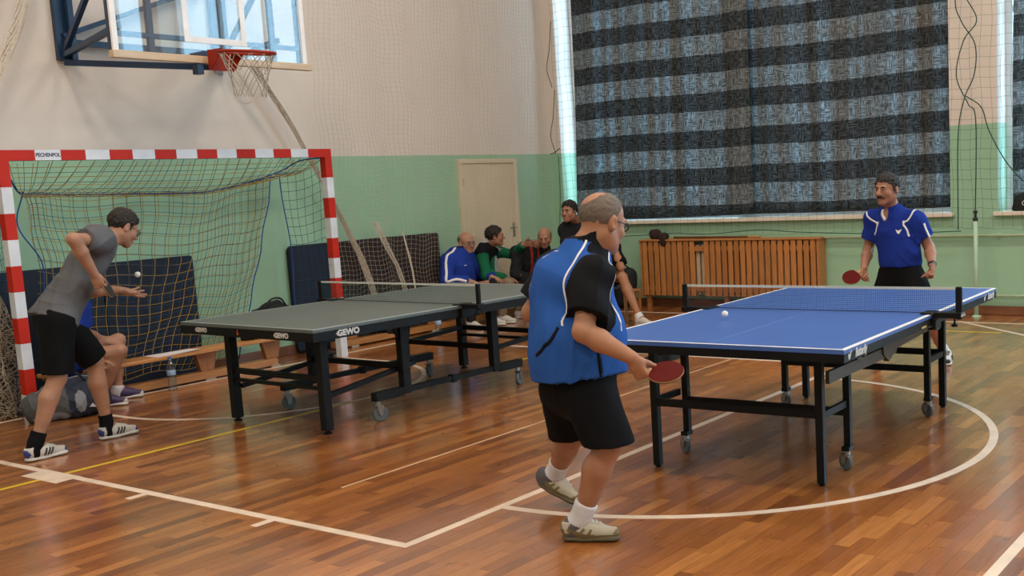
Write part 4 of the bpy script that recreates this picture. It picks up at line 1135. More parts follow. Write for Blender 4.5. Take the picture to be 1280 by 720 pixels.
rope([(5.12, yr, 2.33), (5.28, yr, 2.2), (5.36, yr, 1.95), (5.55, yr, 1.6), (5.8, yr, 1.35), (6.2, yr, 1.2)])
for zz in (2.02, 2.9):
    rope([(-0.40, yr, zz), (-0.47, yr, zz + 0.25), (-0.41, yr, zz + 0.5), (-0.36, yr, zz + 0.85)], 0.005)
rope([(-0.50, yr, 2.03), (-0.42, yr, 2.05), (-0.33, yr, 2.10)], 0.006)
rope([(-0.36, yr, 2.0), (-0.37, yr, 1.5), (-0.42, yr, 0.95)], 0.004)

# slatted wooden radiator cover
WR = wood_mat('slat_wood', (0.36, 0.135, 0.035), (0.52, 0.22, 0.065), (14, 14, 1), rand=True)
WR2 = wood_mat('rail_wood', (0.36, 0.14, 0.04), (0.50, 0.22, 0.07), (1, 14, 14))
YC0 = 1.73
rc_ = thing('radiator_cover', 'orange-brown slatted wooden radiator cover under the big window', 'radiator cover', (2.15, YC0 + 0.09, 0))
for x0, x1 in ((0.935, 1.73), (1.85, 3.37)):
    n = round((x1 - x0) / 0.0865)
    for k in range(n):
        xa = lerp(x0, x1, k / n)
        MB().box((xa + 0.011, YC0, 0.16), (xa + (x1 - x0) / n - 0.011, YC0 + 0.02, 0.845)).build('slat', WR, rc_, bevel=0.003)
tp = MB(); tp.box((0.90, YC0 - 0.015, 0.848), (3.42, YW - 0.005, 0.872)); tp.build('top_board', WR2, rc_, bevel=0.004)
for z in (0.22, 0.72): MB().box((0.925, YC0 + 0.021, z), (3.39, YC0 + 0.045, z + 0.06)).build('back_rail', WR2, rc_)
for x in (0.905, 3.375): MB().box((x, YC0 + 0.005, 0.14), (x + 0.03, YW - 0.005, 0.847)).build('side_board', WR2, rc_)
for x in (0.95, 2.1, 3.32): MB().box((x, YC0 + 0.05, 0), (x + 0.05, YC0 + 0.10, 0.16)).build('leg', WR2, rc_)
RAD = mat('radiator_cream', (0.55, 0.42, 0.28), 0.5)
rd = MB()
for k in range(30): rd.box((1.0 + 0.078 * k, YC0 + 0.065, 0.17), (1.055 + 0.078 * k, YC0 + 0.13, 0.80))
rd.box((1.0, YC0 + 0.07, 0.20), (3.32, YC0 + 0.12, 0.26)); rd.build('radiator', RAD, rc_, bevel=0.006)
STK = mat('stick_wood', (0.16, 0.06, 0.02), 0.5); STK2 = mat('stick_pale', (0.45, 0.24, 0.09), 0.5)
sk = thing('stick', 'long dark stick with a pale end lying on the radiator cover', 'stick', (2.0, 1.80, 0.875))
MB().tube([(1.35, 1.86, 0.885), (2.45, 1.80, 0.885)], 0.013, 8).build('shaft', STK, sk); MB().tube([(2.45, 1.80, 0.885), (2.62, 1.79, 0.886)], 0.014, 8).build('tip', STK2, sk)
# ================================================================== table-tennis tables
TBLUE = mat('table_blue', (0.048, 0.118, 0.37), 0.42, spec=0.5, vary=0.04, vscale=3)
TGREY = mat('table_greygreen', (0.092, 0.108, 0.103), 0.45, spec=0.5, vary=0.05, vscale=3)
TBLK = mat('table_frame', (0.005, 0.005, 0.0055), 0.5, spec=.2); TBRN = mat('table_rail', (0.026, 0.014, 0.009), 0.35)
EDGE = mat('table_line', (0.74, 0.74, 0.76), 0.45, vary=0.03); PRINT = mat('table_print', (0.55, 0.54, 0.53), 0.5, vary=0)
PRINTR = mat('table_print_red', (0.50, 0.06, 0.02), 0.5, vary=0)
TAPE = mat('net_tape', (0.50, 0.52, 0.48), 0.7); NBLK = mat('tabletennis_net', (0.010, 0.018, 0.03), 0.8); NGRN = mat('tabletennis_net_green', (0.012, 0.040, 0.024), 0.8)
STEELD = mat('caster_steel', (0.32, 0.33, 0.35), 0.35, metal=0.9, vary=0); TYRE = mat('caster_tyre', (0.10, 0.115, 0.13), 0.5)
HL, HW, TZ = 1.37, 0.7625, 0.76
def caster(root, u, v, z0, r=0.05, ang=0.0, w=0.024):
    M = Matrix.Translation((u, v, 0)) @ Matrix.Rotation(ang, 4, 'Z')
    b = MB()
    b.lathe([(0.018, z0 - 0.03), (0.018, z0)], 10, 0, M)
    for q in (-1, 1): b.prism([(-0.026, z0 - 0.03), (-0.012, r - 0.008), (0.012, r - 0.008), (0.022, z0 - 0.03)], 0.004, 0, M @ frame((0.012, q * (w / 2 + 0.006) + 0.002, 0), (1, 0, 0), (0, 0, 1)))
    b.box((-0.03, -w / 2 - 0.008, z0 - 0.034), (0.026, w / 2 + 0.008, z0 - 0.028), 0, M)
    c = b.build('caster', STEELD, root)
    t = MB(); t.lathe([(r * .5, -w / 2), (r * .9, -w / 2), (r, -w / 2 + .005), (r, w / 2 - .005), (r * .9, w / 2), (r * .5, w / 2)], 24, 0, M @ frame((0.012, 0, r), (1, 0, 0), (0, 0, 1)) ); t.build('wheel', TYRE, c, smooth=False)
    h_ = MB(); h_.lathe([(0.014, -w / 2 - .004), (0.014, w / 2 + .004)], 12, 0, M @ frame((0.012, 0, r), (1, 0, 0), (0, 0, 1))); h_.build('hub', STEELD, c)
def table_top(root, topm, rim, apron, EDGE, CLINE):
    for q in (-1, 1):
        u0, u1 = (-HL, -0.004) if q < 0 else (0.004, HL)
        MB().box((u0, -HW, TZ - 0.024), (u1, HW, TZ)).build('table_half', topm, root, bevel=0.002)
        a = MB(); t = 0.022
        a.box((u0, -HW - .001, TZ - apron), (u1, -HW + t, TZ - 0.0235)); a.box((u0, HW - t, TZ - apron), (u1, HW + .001, TZ - 0.0235))
        e0, e1 = (u0 - .001, u0 + t) if q < 0 else (u1 - t, u1 + .001); a.box((e0, -HW + t, TZ - apron), (e1, HW - t, TZ - 0.0235))
        m0, m1 = (u1 - t, u1) if q < 0 else (u0, u0 + t); a.box((m0, -HW + t, TZ - apron), (m1, HW - t, TZ - 0.0235))
        a.box((min(e0, m0) + t, -HW + t, TZ - .032), (max(e1, m1) - t, HW - t, TZ - .0245))
        for uu in (0.45, 0.9): a.box((q * uu - .015, -HW + t, TZ - apron), (q * uu + .015, HW - t, TZ - 0.025))
        a.build('apron', rim, root)
        # painted lines: a side edge is 20 mm, the doubles line 3 mm
        for lo, hi in (((u0, -HW, TZ), (u1, -HW + .02, TZ + .0007)), ((u0, HW - .02, TZ), (u1, HW, TZ + .0007))):
            MB().box(lo, hi).build('line', EDGE, root)
        MB().box((u0, -.0016, TZ), (u1, .0016, TZ + .0005)).build('line', CLINE, root)
        e0, e1 = (u0, u0 + .02) if q < 0 else (u1 - .02, u1)
        MB().box((e0, -HW + .02, TZ), (e1, HW - .02, TZ + .0007)).build('line', EDGE, root)
        eb = MB(); zt = TZ - 0.004      # pale lip of the board edge
        eb.box((u0, -HW - .0012, zt), (u1, -HW, TZ)); eb.box((e0 if q < 0 else u1, -HW, zt), ((e0 if q < 0 else u1) + .0012 * q, HW, TZ)) if False else None
        eb.build('edge_lip', EDGE, root)
def net_set(root, cordm, postm, tape_low=None):
    NH, NW = 0.1525, 0.915
    for q in (-1, 1):
        y = q * NW
        MB().box((-.013, y - .015, TZ - .03), (.013, y + .020, TZ + NH + .006)).build('net_post', postm, root, bevel=0.004)
        c = MB()
        c.box((-.07, q * (HW - .06) if q > 0 else -HW - .012, TZ + .001), (.07, q * (HW + .012) if q > 0 else -HW + .06, TZ + .010))
        lo, hi = sorted((q * (HW + .004), q * (NW + .02)))
        c.box((-.035, lo, TZ - .022), (.035, hi, TZ + .010))
        c.box((-.05, lo, TZ - .085), (.05, q * (HW + .03) if q > 0 else lo + (hi - lo), TZ - .02)) if False else None
        lo2, hi2 = sorted((q * (HW + .004), q * (HW + .028))); c.box((-.055, lo2, TZ - .088), (.055, hi2, TZ - .02))
        lo3, hi3 = sorted((q * (HW - .03), q * (HW + .028))); c.box((-.03, lo3, TZ - .094), (.03, hi3, TZ - .0855))
        c.build('net_clamp', postm, root, bevel=0.003)
        k = MB(); k.lathe([(.006, TZ - .062), (.006, TZ - .022)], 8, 0, Matrix.Translation((0, y - q * .03, 0))); k.lathe([(.016, TZ - .074), (.019, TZ - .070), (.019, TZ - .062), (.010, TZ - .057)], 14, 0, Matrix.Translation((0, y - q * .03, 0)))
        k.build('clamp_screw', postm, root)
    L = []
    n = 150
    for k in range(n + 1):
        y = lerp(-NW + .012, NW - .012, k / n); L.append([(0, y, TZ + .004), (0, y, TZ + NH - .008)])
    for k in range(12):
        z = TZ + .006 + k * 0.0122; L.append([(0, -NW + .012, z), (0, NW - .012, z)])
    cords(L, 0.0008, 3).build('net', cordm, root, kind='stuff')
    MB().box((-.0022, -NW + .012, TZ + NH - .012), (.0022, NW - .012, TZ + NH + .003)).build('net_tape', TAPE, root)
    MB().tube([(0, -NW + .012, TZ + .005), (0, NW - .012, TZ + .005)], .0022, 5).build('net_cord', postm, root)

# ---- blue table
bt = thing('table_tennis_table', 'blue table tennis table with black steel legs inside the painted half circle', 'table', (5.851, -3.619, 0), 1.596, None, True)
table_top(bt, TBLUE, TBLK, 0.066, EDGE, mat('table_line_faint', (0.16, 0.24, 0.52), 0.45, vary=0)); net_set(bt, NBLK, TBLK)
for u in (-1.13, 0.905):
    for v in (-.525, .475):
        b = MB(); b.box((u - .021, v - .021, .012), (u + .021, v + .021, TZ - .06)); lg = b.build('leg', TBLK, bt, bevel=.002)
        MB().lathe([(.017, 0), (.017, .008), (.012, .013)], 10, 0, Matrix.Translation((u, v, 0))).build('foot', TBLK, lg)
    MB().box((u - .014, -.504, .355), (u + .014, .454, .395)).build('crossbar', TBLK, bt)
for u, d in ((-.79, -1), (.56, 1)):
    for v in (-.535, .475):
        b = MB(); b.box((u - .019, v - .019, .135), (u + .019, v + .019, TZ - .06)); lg = b.build('wheel_leg', TBLK, bt, bevel=.002)
        MB().box((u - .045 if d < 0 else u - .02, v - .022, .112), (u + .02 if d < 0 else u + .045, v + .022, .136)).build('caster_arm', TBLK, lg)
        caster(bt, u - .022 if d < 0 else u + .022, v, .114, .050, 1.05)
    MB().box((u - .013, -.516, .30), (u + .013, .456, .34)).build('crossbar', TBLK, bt)
for v in (-.545, .495):
    for a, c in (((-1.13), -.79), ((.56), .905)): MB().box((a + .02, v + .004, .352), (c - .02, v + .026, .388)).build('side_stretcher', TBLK, bt)
for v, w in ((-.60, -1), (.55, 1)):
    MB().bar((-1.20, v, .585), (-.33, v, .585), .022, .062).build('side_rail', TBRN, bt); MB().bar((-.30, v, .605), (.50, v, .635), .022, .055).build('side_rail', TBRN, bt)
    b = MB(); M = frame((-.46, v + .012, .53), (1, 0, 0), (0, 0, 1)); b.prism([(0.02, .05), (0.10, 0), (.17, .03), (.22, .03), (.30, .17), (.0, .17)], .03, 0, M); b.build('hinge_plate', TBRN, bt)
    for uu in (-.79, .30): MB().box((uu - .03, v - .012, .60), (uu + .03, v + .012, TZ - .06)).build('rail_hanger', TBRN, bt)
    MB().bar((-1.13, v * .9, .64), (-.55, v * .55, TZ - .07), .02, .03).build('diagonal_brace', TBLK, bt)
MB().box((-.012, -.50, .62), (.012, .45, .66)).build('crossbar', TBLK, bt)
MY = lambda u, v, z: frame((u, v, z), (1, 0, 0), (0, 0, 1))              # text on the side face that looks towards -v
lettering('lettering', 'Butterfly', .060, MY(-1.155, -HW - .0025, TZ - .036), PRINT, bt, .0022, .30, .72)
lettering('lettering', 'Butterfly', .060, MY(1.23, -HW - .0025, TZ - .036), PRINT, bt, .0022, .30, .72)
def wing_on(u, z, s):
    b = MB()
    for poly in WING_TABLE: b.prism([(x * s, y * s) for x, y in poly], .001, 0, MY(u, -HW - .001, z))
    b.build('emblem', PRINT, bt)
WING_TABLE = [[(-1, .5), (-.75, -.6), (-.2, -.6), (.9, 1.0), (.4, 1.0), (-.35, .0), (-.55, .5)]]
wing_on(-1.295, TZ - .040, .026); wing_on(1.09, TZ - .040, .026)
lettering('lettering', 'EUROPA', .020, frame((-.001, -HW - .0285, TZ - .008) if False else (.0, -.9 - .036, TZ - .006), (1, 0, 0), (0, 0, 1)), PRINT, bt, .0004, 0, 1.1)
MB().box((-.22, -HW - .0025, TZ - .062), (-.14, -HW - .001, TZ - .050)).build('sticker', mat('sticker_yellow', (.5, .36, .10), .5, vary=0), bt)

# ---- dark green-grey table
gt = thing('table_tennis_table', 'dark grey-green table tennis table with thick black legs before the goal', 'table', (2.336, -3.801, 0), 1.538, None, True)
table_top(gt, TGREY, TBLK, 0.082, mat('table_line_dull', (0.30, 0.33, 0.32), 0.45, vary=0), mat('table_line_dullfaint', (0.14, 0.16, 0.155), 0.45, vary=0)); net_set(gt, NGRN, TBLK)
for u in (-1.14, 1.19):
    for v in (-.525, .515):
        b = MB(); b.box((u - .032, v - .032, .026), (u + .032, v + .032, TZ - .07)); lg = b.build('leg', TBLK, gt, bevel=.003)
        MB().lathe([(.030, 0), (.030, .010), (.012, .016), (.012, .028)], 14, 0, Matrix.Translation((u, v, 0))).build('foot', TBLK, lg)
    MB().box((u - .016, -.493, .36), (u + .016, .483, .40)).build('crossbar', TBLK, gt)
    MB().box((u - .012, -.493, .30), (u + .012, .483, .325)).build('crossbar', TBLK, gt)
for u, d in ((-.45, -1), (.49, 1)):
    for v in (-.555, .50):
        b = MB(); b.box((u - .036, v - .030, .16), (u + .036, v + .030, TZ - .07)); b.build('upright', TBLK, gt, bevel=.003)
        lo, hi = sorted((u + d * .036, u + d * .30)); MB().box((lo, v - .030, .150), (hi, v + .030, .212)).build('caster_arm', TBLK, gt, bevel=.003)
        caster(gt, u + d * .265, v, .150, .055, 0.35 * d, .03)
    MB().box((u - .018, -.525, .335), (u + .018, .47, .375)).build('crossbar', TBLK, gt)
for v in (-.555, .50):
    MB().box((-.414, v - .020, .165), (.454, v + .020, .205)).build('base_rail', TBLK, gt); MB().box((.0, v - .028, .155), (.045, v + .028, .214)).build('rail_joint', TBLK, gt, bevel=.003)
    MB().bar((-1.11, v * .95, .26), (-.30, v * .9, .36), .03, .035).build('diagonal_brace', TBLK, gt); MB().bar((.53, v, .345), (1.16, v * .95, .38), .03, .035).build('diagonal_brace', TBLK, gt)
    b = MB(); b.prism([(-.09, .0), (.09, .0), (.06, -.15), (-.03, -.15)], .02, 0, frame((-.45, v + .01, TZ - .075), (1, 0, 0), (0, 0, 1))); b.build('gusset', TBLK, gt)
GWM = lambda u, v, z: frame((u, v, z), (1, 0, 0), (0, 0, 1))
def gewo(M, s):
    lettering('lettering', 'GEWO', s, M, PRINT, gt, .0028, 0, 1.05)
    b = MB()
    for k in range(3): b.box((-1.72 * s - .14 * s * (k == 1), -.22 * s + k * .17 * s, 0), (-1.36 * s, -.12 * s + k * .17 * s, .001), 0, M)
    b.build('emblem', PRINT, gt)
gewo(GWM(-1.085, -HW - .002, TZ - .050), .056)
EN = lambda v, z: frame((-HL - .002, v, z), (0, -1, 0), (0, 0, 1))
gewo(EN(.50, TZ - .050), .042); gewo(EN(-.43, TZ - .052), .046)
b = MB(); b.lathe([(.011, 0), (.011, .002)], 14, 0, EN(.06, TZ - .058)); b.box((-.003, .0, 0), (.003, .030, .002), 0, EN(.06, TZ - .058)); b.build('emblem', PRINTR, gt)

# ================================================================== balls
BALL = mat('ball_white', (0.74, 0.73, 0.70), 0.45, vary=0)
def ball(p, label):
    me = bpy.data.meshes.new('table_tennis_ball'); bm = bmesh.new(); bmesh.ops.create_uvsphere(bm, u_segments=20, v_segments=12, radius=.020); bm.to_mesh(me); bm.free()
    o = link('table_tennis_ball', me, BALL, smooth=True); o.location = p; tag(o, label, 'ball', 'table tennis balls in play')
ball((5.512, -4.128, 0.795), 'white ball in flight just above the blue table'); ball((1.32, -5.306, 1.121), 'white ball tossed above the open palm of the grey-shirted server')

# ================================================================== rackets
RUBR = mat('rubber_red', (0.095, 0.006, 0.005), 0.7, spec=.1); RUBK = mat('rubber_black', (0.015, 0.014, 0.014), 0.5); PLY = mat('racket_ply', (0.42, 0.24, 0.10), 0.5)
def racket(c, axis, normal, label, front, back_, group=None):
    """c blade centre, axis from blade to handle end, normal of the front rubber."""
    M = frame(c, axis, Vector(normal).cross(Vector(axis)))
    r = thing('table_tennis_racket', label, 'racket', c)
    out = [( .080 * math.cos(a), .075 * math.sin(a)) for a in [2 * PI * k / 32 for k in range(32)]]
    MB().prism(out, .006, 0, M @ Matrix.Translation((0, 0, -.003))).build('blade', PLY, r)
    inn = [(x * .985 if x < .066 else .066, y * .985) for x, y in out]
    MB().prism(inn, .0035, 0, M @ Matrix.Translation((0, 0, .0031))).build('rubber', front, r); MB().prism(inn, .0035, 0, M @ Matrix.Translation((0, 0, -.0066))).build('rubber', back_, r)
    h_ = MB(); h_.prism([(.066, -.012), (.10, -.0135), (.172, -.017), (.172, .017), (.10, .0135), (.066, .012)], .022, 0, M @ Matrix.Translation((0, 0, -.011))); h_.build('handle', PLY, r, bevel=.005, seg=2, smooth=True)
    return r

# ================================================================== benches, bottles, bags
BW = wood_mat('bench_wood', (0.40, 0.16, 0.045), (0.56, 0.26, 0.08), (14, 1, 14)); BW2 = wood_mat('bench_leg_wood', (0.36, 0.13, 0.03), (0.50, 0.21, 0.055), (14, 14, 1)); RUB = mat('bench_pad', (0.45, 0.40, 0.33), 0.7)
def bench(y0, y1, xf, label, legs):
    r = thing('gym_bench', label, 'bench', (xf - .12, (y0 + y1) / 2, 0), 0, 'long gym benches along the goal wall')
    MB().box((xf - .24, y0, .272), (xf, y1, .305)).build('seat', BW, r, bevel=.005)
    MB().box((xf - .23, y0 + .1, .015), (xf - .13, y1 - .1, .085)).build('balance_beam', BW, r, bevel=.004)
    for y in legs:
        M = frame((xf - .20, y, .085), (0, 1, 0), (0, 0, 1))
        b = MB(); b.prism([(-.07, 0), (.07, 0), (.13, .187), (-.13, .187)], .0, 0, M) if False else b.prism([(-.065, 0), (.065, 0), (.115, .187), (-.115, .187)], .05, 0, frame((xf - .22, y, .085), (0, 1, 0), (0, 0, 1)))
        l = b.build('leg', BW2, r, bevel=.003)
        MB().box((xf - .23, y - .05, 0), (xf - .13, y + .05, .016)).build('foot_pad', RUB, l)
    return r
bench(-5.35, -3.02, .035, 'long wooden gym bench standing inside the goal', (-4.95, -3.86, -3.15))
bench(-2.30, .95, -.20, 'long wooden gym bench right of the goal, with the spectators on it', (-1.95, -.75, .55))

PET = glass_mat('bottle_plastic', (0.90, 0.94, 0.98), 0.10, 0.05); CAPB = mat('bottle_cap', (0.05, 0.14, 0.42), 0.4); WATER = glass_mat('bottle_water', (0.90, 0.95, 0.98), 0.04); LABL = mat('bottle_label', (0.30, 0.42, 0.58), 0.45)
def bottle(x, y, h, label, lab=True):
    r = thing('water_bottle', label, 'bottle', (x, y, 0), 0, 'plastic bottles on the floor', True); k = h / .30
    prof = [(.020, 0), (.034, .004), (.036, .02), (.0345, .04), (.036, .06), (.0345, .085), (.036, .11), (.0365, .17), (.034, .21), (.024, .245), (.0145, .265), (.0135, .28)]
    MB().lathe([(a * k, z * k) for a, z in prof], 20).build('bottle_body', PET, r, smooth=True)
    MB().lathe([(.0155 * k, .279 * k), (.0155 * k, .298 * k), (.013 * k, .300 * k)], 16).build('cap', CAPB, r)
    MB().lathe([(.019 * k, .003 * k), (.033 * k, .007 * k), (.034 * k, .12 * k), (.002, .121 * k)], 18).build('water', WATER, r, smooth=True)
    if lab: MB().lathe([(.0362 * k, .135 * k), (.0369 * k, .136 * k), (.0369 * k, .175 * k), (.0362 * k, .176 * k)], 20).build('wrapper', LABL, r, smooth=True)
bottle(.045, -4.335, .30, 'clear water bottle with blue cap on the floor before the goal bench')
bottle(.07, -1.10, .31, 'clear bottle on the floor, seen beneath the grey-green table')
PAPER = mat('paper', (0.72, 0.68, 0.70), 0.7, vary=0.02)
pb = MB(); vs = []; fs = []
for i in range(9):
    for j in range(2):
        for k in range(2): vs.append((lerp(-.17, .028, j) + .010 * (i / 8), lerp(-4.44, -4.02, i / 8), .3065 + .012 * (i / 8) ** 2 * j + .0012 * k))
for i in range(8):
    a = 4 * i; fs += [(a, a + 4, a + 6, a + 2)[::-1], (a + 1, a + 5, a + 7, a + 3), (a, a + 1, a + 5, a + 4), (a + 2, a + 6, a + 7, a + 3)]
fs += [(0, 2, 3, 1), (32, 33, 35, 34)]
pb.add(vs, fs); p_ = pb.build('paper_sheet', PAPER, loc=(-.07, -4.23, .3065)); tag(p_, 'white sheet of paper lying on the bench by the bottle', 'paper')
TXTG = mat('pencil_print', (.35, .33, .35), .7, vary=0)

BAGG = mat('bag_grey', (0.075, 0.078, 0.082), 0.75, bump=.3, bscale=60); BAGN = mat('bag_navy', (0.012, 0.018, 0.04), 0.7, bump=.3, bscale=60); BAGL = mat('bag_panel', (0.20, 0.21, 0.24), 0.7); BLKC = mat('black_cloth', (0.010, 0.010, 0.011), 0.8, bump=.4, bscale=40); WPRT = mat('white_print', (.70, .70, .72), .6, vary=0)
# sports bag by the goal post
sb = Sdf(); U3 = [un((.25, 1, 0)), un((1, -.25, 0)), A((0, 0, 1))]; base = [((0, 0, .0), (0, 0, -1))]
bx, by = .30, -5.36
Q = lambda s_, t_, z: A((bx, by, 0)) + U3[0] * s_ + U3[1] * t_ + (0, 0, z)
sb.rc(Q(-.22, 0, .11), Q(.16, 0, .12), .125, .13, .06, 0, base); sb.rc(Q(-.1, 0, .20), Q(.10, 0, .21), .10, .10, .08, 0, base); sb.ell(Q(.02, .10, .10), (.15, .06, .09), U3, .03, 0, base)
sb.ell(Q(.12, .02, .15), (.19, .30, .30), U3, op='paint', id=1); sb.ell(Q(.035, .10, .13), (.05, .1, .09), U3, op='paint', id=2); sb.ell(Q(-.17, .1, .03), (.12, .2, .045), U3, op='paint', id=2)
bag, bbv = sdf_obj('sports_bag', sb, .007, [BAGG, BAGN, BAGL], None, .012, 4, 1, (bx, by, 0)); tag(bag, 'grey and navy sports bag on the floor by the goal post', 'bag')
MB().tube(catmull([Q(-.16, .06, .25), Q(-.1, .12, .34), Q(.02, .12, .36), Q(.1, .08, .28)], 6), .009, 6).build('handle', BAGN, bag, smooth=True)
ribbon(bbv, [Q(-.25, .03, .24), Q(-.05, .03, .34), Q(.2, .03, .26)], .012).build('zip', BAGL, bag)
patch(bbv, Q(.165, .22, .085), tuple(U3[0] * 1.0), (0, 0, 1), [[(-1, -.6), (-.2, -.35), (-.35, .2)], [(-.3, -.3), (.3, -.1), (.1, .5)], [(.2, -.1), (1, .2), (.8, .9), (.5, .7)]], .045, .003).build('emblem', WPRT, bag)
# black bag on the bench, behind the grey-green table
sb = Sdf(); cut = [((0, 0, .306), (0, 0, -1))]
sb.rc((-.10, -3.36, .40), (-.10, -2.98, .42), .11, .12, .05, 0, cut); sb.rc((-.10, -3.26, .50), (-.10, -3.02, .50), .09, .09, .06, 0, cut); sb.rc((-.06, -3.22, .57), (-.10, -3.08, .60), .055, .05, .05, 0); sb.rc((-.08, -3.45, .36), (-.05, -3.40, .44), .06, .07, .05, 0, cut)
bk, bkv = sdf_obj('black_bag', sb, .008, [BLKC], None, .014, 6, 1, (-.10, -3.2, .306)); tag(bk, 'black bag slumped on the bench in the goal, behind the grey-green table', 'bag')
MB().tube(catmull([(-.02, -3.30, .55), (.0, -3.22, .66), (-.03, -3.08, .66), (-.04, -3.0, .56)], 6), .010, 6).build('handle', BLKC, bk, smooth=True)
# dark heap under the benches
def heap(c, r, label, m, name, cat, seed):
    s_ = Sdf(); R = random.Random(seed); ct = [((0, 0, c[2]), (0, 0, -1))]
    for k in range(6): s_.ell((c[0] + R.uniform(-.4, .4) * r[0], c[1] + R.uniform(-.6, .6) * r[1], c[2] + r[2] * R.uniform(.2, .5)), (r[0] * .6, r[1] * .5, r[2] * .6), None, .05, 0, ct)
    o, bv_ = sdf_obj(name, s_, .009, [m], None, .02, seed, 1, c); tag(o, label, cat); return o
heap((-.33, -1.62, .306), (.10, .26, .20), 'dark bag lying on the spectators\' bench, under the grey-green table edge', BLKC, 'dark_bag', 'bag', 11)
heap((-.36, -1.30, .09), (.06, .20, .14), 'dark bundle tucked on the beam under the spectators\' bench', BLKC, 'cloth_bundle', 'bundle', 12)
# tall black bag leaning at the left end of the radiator cover
s_ = Sdf(); s_.rc((.72, 1.62, .14), (.75, 1.66, .40), .13, .12, .08, 0, [((0, 0, 0), (0, 0, -1))]); s_.rc((.72, 1.55, .1), (.70, 1.50, .26), .09, .09, .05, 0, [((0, 0, 0), (0, 0, -1))])
tb_, tbv = sdf_obj('black_backpack', s_, .008, [BLKC], None, .010, 8, 1, (.72, 1.62, 0)); tag(tb_, 'tall rounded black backpack on the floor left of the radiator cover', 'backpack')
MB().tube(catmull([(.73, 1.60, .5), (.74, 1.58, .57), (.78, 1.64, .52)], 6), .010, 6).build('handle', BLKC, tb_, smooth=True)
ribbon(tbv, [(.60, 1.50, .08), (.64, 1.50, .30), (.72, 1.52, .44)], .02).build('strap', BLKC, tb_)
# short stool beside it
st = thing('low_stool', 'low pale wooden stool by the black backpack and radiator cover', 'stool', (.90, 1.52, 0))
MB().box((.82, 1.44, .235), (.98, 1.60, .26)).build('seat', BW, st, bevel=.004)
for x in (.835, .965):
    for y in (1.455, 1.585): MB().box((x - .015, y - .015, 0), (x + .015, y + .015, .236)).build('leg', BW2, st)
# dark red-brown cap on the radiator cover
s_ = Sdf(); s_.ell((1.10, 1.82, .93), (.085, .075, .075), None, .02, 0, [((0, 0, .873), (0, 0, -1))]); s_.ell((1.23, 1.79, .905), (.07, .06, .05), None, .03, 0, [((0, 0, .873), (0, 0, -1))]); s_.ell((1.27, 1.73, .85), (.045, .02, .07), None, .03, 0)
cp, cv = sdf_obj('knit_cap', s_, .006, [mat('cap_brown', (.030, .012, .010), .9, bump=.5, bscale=90)], None, .012, 9, 1, (1.13, 1.8, .873)); tag(cp, 'dark brown woolly cap lying on the left end of the radiator cover', 'cap')
# black case on the right window sill
wsb = thing('black_case', 'black case with white print on the sill of the right window', 'case', (5.78, YW + .03, SILL + .01))
b = MB(); b.prism([(-.24, 0), (.30, 0), (.30, .17), (.22, .19), (-.12, .19), (-.21, .15)], .14, 0, frame((5.78, YW + .12, SILL + .01), (1, 0, 0), (0, 0, 1))); b.build('case_body', BLKC, wsb, bevel=.03, seg=3, smooth=True)
lettering('lettering', 'erima', .055, frame((5.86, YW - .023, SILL + .09), (1, 0, 0), (0, 0, 1)), WPRT, wsb, .001)
MB().tube([(5.68 + .022 * math.cos(a), YW - .0225, SILL + .09 + .022 * math.sin(a)) for a in [2 * PI * k / 16 for k in range(16)]], .004, 5, closed=True).build('emblem', WPRT, wsb)
# ================================================================== the people
def skin_mat(name, c):
    m = mat(name, c, 0.48, spec=0.35, vary=0.10, vscale=14, bump=0.06, bscale=220)
    b = m.node_tree.nodes['Principled BSDF']; b.inputs['Subsurface Weight'].default_value = 0.06; b.inputs['Subsurface Radius'].default_value = (.010, .004, .002)
    return m
SK1 = skin_mat('skin_tan', (0.36, 0.165, 0.092)); SK2 = skin_mat('skin_fair', (0.38, 0.195, 0.125)); SK3 = skin_mat('skin_weathered', (0.33, 0.155, 0.095)); LIP = skin_mat('lip', (0.32, 0.12, 0.085))
HGREY = mat('hair_grey', (0.15, 0.115, 0.09), 0.8, bump=.6, bscale=160); HDARK = mat('hair_dark', (0.016, 0.011, 0.008), 0.6, bump=.7, bscale=140); HBLK = mat('hair_black', (0.012, 0.010, 0.010), 0.6, bump=.7, bscale=140); HSALT = mat('hair_salt', (0.024, 0.019, 0.016), 0.7, bump=.7, bscale=140)
CB = lambda n, c, **k: mat(n, c, 0.88, spec=.12, vary=.08, vscale=5, bump=.12, bscale=260, **k)
SHB = CB('jersey_blue', (0.022, 0.088, 0.34)); SHN = CB('jersey_black', (0.007, 0.007, 0.009)); SHNV = CB('jersey_navy', (0.012, 0.017, 0.05)); SHR = CB('jersey_royal', (0.011, 0.030, 0.23)); SHG = CB('tee_grey', (0.110, 0.110, 0.120))
SHT = CB('shorts_black', (0.005, 0.005, 0.006)); PIPE_ = CB('piping_white', (0.72, 0.72, 0.74)); GRN = CB('jacket_green', (0.010, 0.115, 0.055)); TRB = CB('trouser_dark', (0.018, 0.018, 0.022)); KHK = CB('trouser_khaki', (0.22, 0.17, 0.11)); REDC = CB('jacket_red', (0.34, 0.035, 0.022)); GRYC = CB('jacket_grey', (0.36, 0.37, 0.38)); ROY = CB('tracksuit_blue', (0.014, 0.040, 0.26))
SOCKW = CB('sock_white', (0.62, 0.61, 0.64)); SOCKG = CB('sock_grey', (0.11, 0.10, 0.11)); SOCKK = CB('sock_black', (0.006, 0.006, 0.008))
